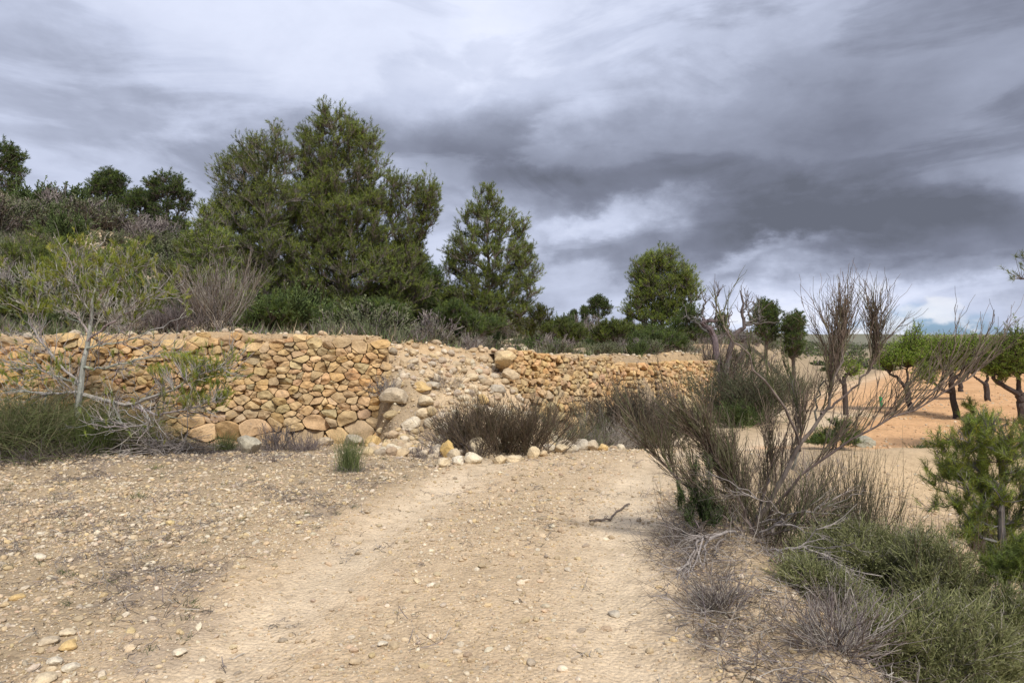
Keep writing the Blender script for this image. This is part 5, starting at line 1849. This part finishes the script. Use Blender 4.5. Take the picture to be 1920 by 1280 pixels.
upright('dense undergrowth of thin dark stems round the foot of the tall broom', 1440, 5.75, 150, (0.3, 0.85), 0.45, RED + GRN, br=0.28, sub=5)
upright('upright broom of dark green-brown stems right of the tall broom', 1612, 6.0, 110, (0.7, 1.45), 0.17, [(0.11, 0.105, 0.06), (0.14, 0.125, 0.08), (0.09, 0.075, 0.055)], br=0.13)
upright('thin low broom between the tall broom and the dark upright broom', 1530, 6.3, 70, (0.5, 1.15), 0.3, RED + GRN, br=0.25)
upright('cluster of straight red-brown stems rising from the grey-green bush', 1742, 4.6, 26, (0.7, 1.15), 0.12, [(0.16, 0.10, 0.075), (0.13, 0.09, 0.07)], br=0.07, sub=4)
upright('slanting brown stems leaning right out of the gully', 1795, 4.7, 9, (0.8, 1.25), 0.12, [(0.17, 0.12, 0.09), (0.20, 0.15, 0.12)], lean=(0.55, 0, 0), sub=6, br=0.004)
upright('sparse dry stems on the gully slope right of the dark broom', 1690, 6.6, 50, (0.4, 1.0), 0.4, RED + C_GREY, br=0.2)
upright('pale low tuft of stems behind the tall broom by the far track', 1500, 10.5, 60, (0.25, 0.5), 0.5, C_GREY + C_PURP, br=0.3)
upright('tall thin stems of broom standing at the right edge before the almond trees', 1862, 6.2, 26, (0.5, 1.15), 0.14, RED + GRN, br=0.10, sub=5, lean=(0.12, 0, 0)).location = foot(1862, 6.2) + np.array([0, 0, 0.35])

# evergreen sprig inside the left fan
D = 5.4
pine('evergreen_sprig', 'dark green cypress-like sprig inside the left fan of the tall broom', at(1325, 5.35), [W(1318, 985, 5.35), W(1310, 920, 5.3)],
     [(1306, 885, 6, 26), (1300, 930, 12, 30), (1322, 945, 14, 34), (1338, 975, 12, 26), (1272, 930, 6, 30), (1328, 880, 5, 20), (1290, 970, 14, 18)],
     5.35, n_t=90, n_tw=12, needles=16, nL=0.02, nW=0.004, up=1.6, cols=[(0.065, 0.10, 0.035), (0.09, 0.13, 0.04)], cat='shrub', tw=(0.03, 0.09), r_leaf=0.0025, trunk_name='stems', crown_name='foliage')

# grey dead boughs sprawling from the broom's foot
lst = [([(1405, 1015, 5.4), (1375, 1000, 5.2), (1345, 1004, 5.0), (1318, 1010, 4.9), (1308, 1040, 4.75), (1290, 1085, 4.6)], 0.014, 0.004),
       ([(1345, 1004, 5.0), (1325, 1020, 4.85), (1318, 1060, 4.7), (1302, 1110, 4.5)], 0.009, 0.003),
       ([(1330, 1007, 4.95), (1310, 1030, 4.8), (1285, 1075, 4.65), (1262, 1105, 4.5)], 0.009, 0.003),
       ([(1360, 1003, 5.1), (1340, 1030, 4.9), (1335, 1070, 4.7), (1318, 1115, 4.45)], 0.009, 0.003),
       ([(1318, 1012, 4.9), (1290, 1050, 4.75), (1262, 1100, 4.5), (1256, 1120, 4.4)], 0.008, 0.003),
       ([(1440, 1000, 5.2), (1470, 968, 5.1), (1450, 950, 5.0), (1400, 925, 5.0)], 0.010, 0.003),
       ([(1415, 1020, 5.3), (1450, 985, 5.0), (1500, 990, 4.9), (1545, 1010, 4.8)], 0.012, 0.004),
       ([(1420, 1030, 5.2), (1460, 1032, 4.8), (1510, 1028, 4.6), (1560, 1040, 4.5)], 0.013, 0.004),
       ([(1460, 1030, 4.8), (1440, 1050, 4.7), (1400, 1065, 4.6)], 0.008, 0.003),
       ([(1420, 1040, 5.2), (1450, 1072, 4.8), (1500, 1075, 4.5), (1545, 1070, 4.4)], 0.012, 0.004),
       ([(1425, 980, 5.4), (1480, 965, 5.2), (1530, 958, 5.1), (1565, 948, 5.0)], 0.010, 0.003),
       ([(1480, 1090, 4.6), (1460, 1120, 4.3), (1500, 1150, 4.0), (1560, 1170, 3.9)], 0.009, 0.003),
       ([(1350, 1140, 4.1), (1320, 1150, 4.0), (1300, 1170, 3.9), (1275, 1180, 3.85)], 0.007, 0.003)]
P2, R2 = limbs(lst, 12, 0.012)
w = Bag()
DG = [(0.36, 0.325, 0.295), (0.30, 0.27, 0.25), (0.24, 0.21, 0.19)]
w.tubes(P2, R2, 6, palette(DG, len(P2)))
a = spawn(P2, 120, 0.2, 1, 0.12, 0.4, fwd=1.1, spread=0.4, up=-0.12, curl=0.3, K=6, wob=0.03)
b = spawn(a, 380, 0.1, 1, 0.06, 0.25, fwd=1.0, spread=0.45, up=-0.05, curl=0.2)
w.tubes(a, taper(a, 0.0045, 0.002), 4, palette(DG, len(a)))
w.tubes(b, taper(b, 0.0022, 0.001), 3, palette(DG, len(b)))
cen = foot(1405, 5.3)
o = part('dead_branches', w.mesh('dead_branches', M_BARK, False, cen), None, cen)
tag(o, 'grey dead boughs sprawling from the foot of the tall broom', 'branches')

# litter of dead twigs down the bank
w = Bag()
N = 6500
px = rng.uniform(1200, 1900, N)
d = rng.uniform(3.0, 6.2, N)
x, y = X(px, d), d
rd = road_dist(x, y)
k = (rd > 1.35 + 0.35 * vnoise(np.stack([x, y], -1) * 2, 8)) & (rng.random(N) < (1 - 0.93 * np.exp(-((rd - 1.9) / 0.30) ** 2) * (y < 4.8)) * (0.35 + 0.6 * sstep(fbm(np.stack([x, y], -1) * 1.6, 2, 88), -0.2, 0.4)))
x, y = x[k], y[k]
P0 = np.stack([x, y, height(x, y) + rng.random(len(x)) ** 2 * 0.10], -1)
D_ = nrm(rng.normal(size=P0.shape) * np.array([1, 1, 0.35]) + np.array([0.1, -0.1, 0.15]))
L = rng.uniform(0.08, 0.38, len(x))
S = P0[:, None] + D_[:, None] * L[:, None, None] * np.linspace(0, 1, 6)[None, :, None] + nrm(rng.normal(size=P0.shape))[:, None] * (np.linspace(0, 1, 6)[None, :, None] ** 2) * L[:, None, None] * 0.35
S += rng.normal(size=S.shape) * 0.004
w.tubes(S, taper(S, rng.uniform(0.0009, 0.003, len(S)), 0.0007), 3, palette(DG + C_PURP + C_BROWN, len(S)))
o = part('dry_litter', w.mesh('dry_litter', M_TWIG))
tag(o, 'mat of dead grey twigs down the bank under the bushes', 'litter', None, 'stuff')

for k, (lb, px, d, L, n) in enumerate((
        ('dead grey cushion of twigs on the track shoulder below the boughs', 1350, 4.0, (0.12, 0.3), 70),
        ('pale dead bush at the bottom edge between track and green bushes', 1570, 3.3, (0.15, 0.36), 80),
        ('dead grey bush in front of the grey-green bush, lower middle', 1570, 4.1, (0.15, 0.34), 120),
        ('dead twig cushion left of the broom foot at the track edge', 1275, 5.4, (0.1, 0.25), 60),
        ('dead brown bush shaded under the grey-green bush', 1650, 3.9, (0.2, 0.42), 100))):
    shrub_at('dead_bush', lb, px, d, L=L, n0=n, n1=int(n * 3.5), n2=n * 7, spread=1.2, cols=C_GREY + C_PURP + C_BROWN[:2], r0=0.0035, r2=0.0014, br=0.04, sp=0.5, curl=0.3)

# ------------------------------------------------------------------ grey-green saltbushes, lower right
SB = [(0.20, 0.215, 0.085), (0.24, 0.25, 0.11), (0.155, 0.17, 0.07), (0.29, 0.29, 0.14), (0.22, 0.22, 0.12)]


def leafy(label, lobes, px, d, n_t, n_tw, nleaf, cols, ll=0.022, lw=0.006, squash=0.8):
    T = lobes_pts(lobes, n_t, d, squash, 3.0)
    ft = foot(px, d)
    gz_ = height(T[:, 0], T[:, 1])
    T[:, 2] = np.maximum(T[:, 2], gz_ + 0.05)
    trunk = resample([ft - np.array([0, 0, 0.05]), ft + np.array([0, 0, 0.08]), ft + np.array([0, 0, 0.2])], 6)
    P, R, TP, TR = grow(trunk, T, 0.0022, path_w=0.7)
    R = np.minimum(R, 0.018)
    w = Bag()
    w.tubes(P, R, 4, palette(C_GREY + C_BROWN, len(P)))
    a = spawn(P, n_t * n_tw, 0.3, 1, 0.06, 0.2, fwd=0.6, spread=0.7, up=0.45, curl=0.2, K=5)
    w.tubes(a, taper(a, 0.0018, 0.0009), 3, palette(SB + C_GREY[:1], len(a)))
    s_ = spawn(a, nleaf, 0.0, 1, 0.01, 0.02, fwd=0.7, spread=0.9, up=0.2, K=3)
    lf = Bag()
    C = palette(cols, nleaf, 0.75, 1.25) * (1 + 0.25 * vnoise(s_[:, 0] * 5, 9))[:, None]
    lf.leaves(s_[:, 0], nrm(s_[:, -1] - s_[:, 0]), ll * rng.uniform(0.6, 1.3, nleaf), lw, C)
    t = thing('saltbush', label, 'bush', ft)
    part('stems', w.mesh('stems', M_TWIG, False, ft), t)
    part('foliage', lf.mesh('foliage', M_LEAF, False, ft), t)


leafy('grey-green saltbush just below the dark upright broom', [(1600, 1040, 90, 46), (1535, 1062, 60, 40), (1680, 1055, 70, 45), (1640, 1110, 110, 50), (1560, 1130, 70, 30)], 1620, 4.8, 460, 15, 42000, SB)
leafy('saltbush at the right of the red-brown stems', [(1745, 1062, 60, 58), (1790, 1110, 60, 50), (1720, 1150, 80, 50)], 1750, 4.5, 300, 14, 26000, SB)
leafy('nearest saltbush filling the bottom right of the picture', [(1700, 1200, 90, 50), (1790, 1200, 95, 60), (1760, 1280, 130, 60), (1860, 1280, 70, 60), (1660, 1270, 50, 40)], 1765, 3.7, 430, 15, 44000, SB)
leafy('small saltbush spreading left over the dead twigs', [(1510, 1085, 45, 22), (1550, 1120, 50, 30), (1600, 1165, 60, 34)], 1560, 4.3, 180, 13, 14000, SB)
leafy('olive saltbush half hidden at the bottom right corner', [(1890, 1150, 40, 40), (1930, 1200, 60, 60), (1880, 1230, 50, 40)], 1900, 4.2, 160, 12, 11000, [(0.13, 0.15, 0.05), (0.16, 0.18, 0.07)])

# ------------------------------------------------------------------ young pines at the right edge
D = 4.9
pine('pine_tree', 'young pine with whorled needle tufts at the right edge by the gully', at(1888, D),
     [W(1886, 1010, D), W(1880, 920, D), W(1878, 840, D), W(1885, 790, D)],
     [(1885, 805, 40, 26), (1905, 850, 45, 40), (1780, 830, 26, 16), (1765, 965, 26, 12), (1820, 1000, 34, 16), (1735, 900, 14, 12), (1870, 1050, 34, 16), (1840, 850, 45, 34), (1780, 880, 36, 28), (1750, 925, 26, 22), (1860, 910, 60, 40), (1915, 930, 34, 60), (1800, 945, 40, 16), (1840, 800, 26, 20), (1900, 1000, 30, 30), (1925, 1060, 30, 30)],
     D, fat=1.15, n_t=230, n_tw=7, needles=38, nL=0.055, nW=0.0026, cols=np.concatenate([NG_MID * 1.3, NG_YEL * 1.0]), tw=(0.04, 0.13), r_leaf=0.0035, bark=(0.17, 0.155, 0.15), bare=0.35, path_w=0.25)
pine('pine_sapling', 'bright pine sapling with a round tufted top left of the young pine', at(1842, 7.5),
     [W(1838, 900, 7.5), W(1834, 820, 7.5), W(1828, 770, 7.5)],
     [(1828, 762, 17, 16), (1822, 800, 16, 20), (1850, 815, 18, 18), (1840, 850, 26, 20), (1830, 890, 34, 26), (1845, 935, 36, 26), (1835, 980, 40, 26), (1850, 1020, 36, 24)],
     7.5, n_t=100, n_tw=9, needles=40, nL=0.06, nW=0.004, cols=NG_YEL * 0.62, tw=(0.04, 0.12), r_leaf=0.004, cat='tree')
pine('pine_sapling', 'yellow-green pine sapling low at the right edge under the young pine', at(1905, 4.4),
     [W(1905, 1080, 4.4)],
     [(1900, 1060, 40, 26), (1925, 1040, 30, 30), (1860, 1075, 26, 18)],
     4.4, n_t=44, n_tw=6, needles=46, nL=0.05, nW=0.003, cols=NG_MID * 0.95, tw=(0.03, 0.12), r_leaf=0.003, cat='tree')
pine('pine_bush', 'dark green pine bush behind the tall broom on the brink of the field', at(1568, 13.6),
     [W(1568, 825, 13.6)],
     [(1560, 825, 34, 20), (1590, 815, 22, 24), (1540, 835, 26, 16), (1572, 800, 14, 14)],
     13.6, n_t=90, n_tw=9, needles=16, nL=0.07, nW=0.009, cols=NG_DARK * 1.2, tw=(0.06, 0.2), r_leaf=0.004, cat='bush', trunk_name='stems', crown_name='foliage')

# ------------------------------------------------------------------ almond orchard
AL = [(0.24, 0.36, 0.045), (0.29, 0.41, 0.06), (0.18, 0.28, 0.04), (0.34, 0.43, 0.08)]


def almond(label, px, d, lst, lobes, n_t=120, n_tw=16, scale_leaf=1.0, group='almond trees in the orange field', dark=1.0):
    """lst: main limbs as (px,py) lists with radii"""
    ft = foot(px, d)
    P, R = limbs([([(q[0], q[1], d + (q[2] if len(q) > 2 else 0)) for q in l[0]], l[1], l[2]) for l in lst], 12, 0.012)
    w = Bag()
    bk = (0.075, 0.06, 0.055)
    w.tubes(P, R, 8, bk)
    n_t = int(n_t * 2.0)
    T = lobes_pts([(l[0] + rng.normal() * 3, l[1] + rng.normal() * 5, l[2] * rng.uniform(0.9, 1.3), l[3] * rng.uniform(0.95, 1.4)) for l in lobes], n_t, d, 0.95, 2.2)
    ends = P[1:].reshape(-1, 3) if len(P) > 1 else P.reshape(-1, 3)
    seq = []
    nodes = ends
    j = np.array([np.argmin(np.linalg.norm(nodes - q, axis=1) + 0.5 * np.maximum(nodes[:, 2] - q[2], 0)) for q in T])
    A0 = nodes[j]
    s_ = np.linspace(0, 1, 6)[None, :, None]
    Pb = A0[:, None] + (T - A0)[:, None] * s_ + np.array([0, 0, 0.12]) * (s_ - s_ ** 2) * np.linalg.norm(T - A0, axis=1)[:, None, None] * 2 + rng.normal(size=(n_t, 6, 3)) * 0.015
    Pb[:, 0] = A0
    w.tubes(Pb, taper(Pb, 0.016, 0.006), 4, bk)
    a = spawn(Pb, n_t * n_tw // 2, 0.3, 1, 0.15, 0.5, fwd=0.8, spread=0.6, up=0.5, K=5)
    w.tubes(a, taper(a, 0.006, 0.003), 3, (0.12, 0.09, 0.07))
    nl = n_t * n_tw * 7
    q = spawn(a, nl, 0.05, 1, 0.02, 0.05, fwd=0.6, spread=0.9, up=0.1, K=3)
    lf = Bag()
    C = palette(AL, nl, 0.75, 1.2) * (1 + 0.25 * vnoise(q[:, 0] * 1.7, 12))[:, None] * dark
    lf.leaves(q[:, 0], nrm(q[:, -1] - q[:, 0]), 0.062 * scale_leaf * rng.uniform(0.7, 1.2, nl), 0.022 * scale_leaf, C)
    t = thing('almond_tree', label, 'tree', ft, group)
    part('trunk', w.mesh('trunk', M_BARK, False, ft), t)
    part('crown', lf.mesh('crown', M_LEAF, False, ft), t)
    return t


def fpy(px, d):
    f_ = foot(px, d)
    return HOR + (CZ - f_[2]) / d * F


d = 23.0
b_ = fpy(1708, d)
almond('almond tree leaning left with a low forked trunk, behind the broom branch', 1708, d,
       [([(1708, b_ + 3), (1702, 735), (1696, 722)], 0.10, 0.08), ([(1698, 726), (1690, 716), (1680, 706), (1668, 700)], 0.065, 0.04), ([(1698, 726), (1702, 710), (1700, 690)], 0.05, 0.03), ([(1698, 724), (1712, 712), (1724, 698)], 0.055, 0.03)],
       [(1690, 668, 32, 18), (1720, 655, 34, 18), (1668, 672, 22, 16), (1735, 668, 28, 18), (1715, 640, 26, 10), (1745, 655, 20, 14)], 150)
d = 21.0
b_ = fpy(1793, d)
almond('nearest almond tree, upright dark trunk with a low bare limb to the left', 1793, d,
       [([(1793, b_ + 3), (1788, 750), (1784, 728), (1785, 708), (1783, 695)], 0.10, 0.07), ([(1784, 735), (1770, 732), (1755, 722), (1746, 705)], 0.06, 0.03), ([(1785, 708), (1780, 692), (1778, 680)], 0.05, 0.03), ([(1786, 715), (1800, 700), (1808, 685)], 0.05, 0.03)],
       [(1780, 668, 34, 22), (1810, 662, 34, 22), (1755, 672, 26, 20), (1830, 672, 26, 18), (1785, 648, 36, 12), (1744, 700, 10, 24), (1820, 648, 30, 10)], 190)
d = 27.0
b_ = fpy(1853, d)
almond('almond tree with a wide fork between the nearest and the right edge tree', 1853, d,
       [([(1853, b_ + 2), (1849, 724), (1847, 718)], 0.11, 0.09), ([(1848, 720), (1836, 712), (1826, 706)], 0.06, 0.035), ([(1848, 720), (1852, 706), (1850, 692)], 0.06, 0.04)],
       [(1840, 672, 36, 22), (1860, 655, 30, 14), (1820, 660, 24, 18)], 110)
d = 19.5
b_ = fpy(1916, d)
almond('almond tree at the right edge with a long low limb reaching left', 1916, d,
       [([(1916, b_ + 3), (1916, 770), (1914, 748), (1908, 738)], 0.12, 0.09), ([(1910, 740), (1895, 730), (1875, 720), (1862, 708), (1864, 694)], 0.08, 0.04), ([(1912, 738), (1910, 715), (1912, 692)], 0.07, 0.04), ([(1914, 745), (1940, 725), (1950, 700)], 0.07, 0.04)],
       [(1880, 665, 34, 28), (1910, 645, 34, 26), (1935, 665, 40, 34), (1870, 690, 24, 16), (1905, 680, 40, 26), (1965, 680, 40, 30)], 230, dark=0.75)
d = 33
b_ = fpy(1800, d)
almond('far almond tree seen between the nearest almond and its neighbour', 1802, d,
       [([(1802, b_ + 2), (1801, 722), (1800, 712)], 0.12, 0.09), ([(1800, 714), (1790, 704), (1786, 696)], 0.06, 0.03), ([(1800, 714), (1808, 702), (1812, 694)], 0.06, 0.03)],
       [(1800, 678, 30, 16), (1780, 680, 20, 14), (1822, 676, 22, 16)], 80, scale_leaf=1.4)
d = 42
b_ = fpy(1874, d)
almond('farthest almond tree showing only a short trunk below the crowns', 1874, d,
       [([(1874, b_ + 2), (1874, 705)], 0.13, 0.09), ([(1874, 706), (1868, 698)], 0.07, 0.04)],
       [(1876, 688, 20, 12), (1862, 684, 18, 10), (1890, 682, 18, 10)], 60, scale_leaf=1.7)
d = 22
b_ = fpy(1588, d)
almond('almost bare dark almond behind the tall broom', 1588, d,
       [([(1586, b_ + 3), (1584, 735), (1582, 715), (1586, 700)], 0.09, 0.06), ([(1583, 722), (1572, 708), (1568, 694), (1574, 684)], 0.05, 0.03), ([(1585, 705), (1596, 694), (1592, 684)], 0.04, 0.02)],
       [(1575, 682, 18, 10), (1598, 684, 14, 10)], 24, n_tw=6)

# green plastic guard tied on a young trunk in the field
ft = foot(1651, 22.5)
gb = Bag()
zz_ = np.linspace(0, 0.42, 8)
P = np.stack([0.02 * np.sin(zz_ * 9), 0 * zz_, zz_ + 0.12], -1)[None]
gb.tubes(P, np.array([[0.035, 0.045, 0.042, 0.05, 0.046, 0.055, 0.05, 0.03]]), 8, (0.02, 0.42, 0.14))
m, gg = newmat('green_plastic')
finish(gg, tint(gg), 0.5)
sk = Bag()
P = np.array([[[0, 0, -0.05], [0.01, 0, 0.3], [0.0, 0.01, 0.7]]])
sk.tubes(P, np.array([[0.012, 0.01, 0.008]]), 6, (0.2, 0.16, 0.12))
t = thing('tree_guard', 'small bright green plastic guard round a stake in the field', 'tree guard', ft)
part('guard_sleeve', gb.mesh('guard_sleeve', m, True), t)
part('stake', sk.mesh('stake', M_BARK), t)
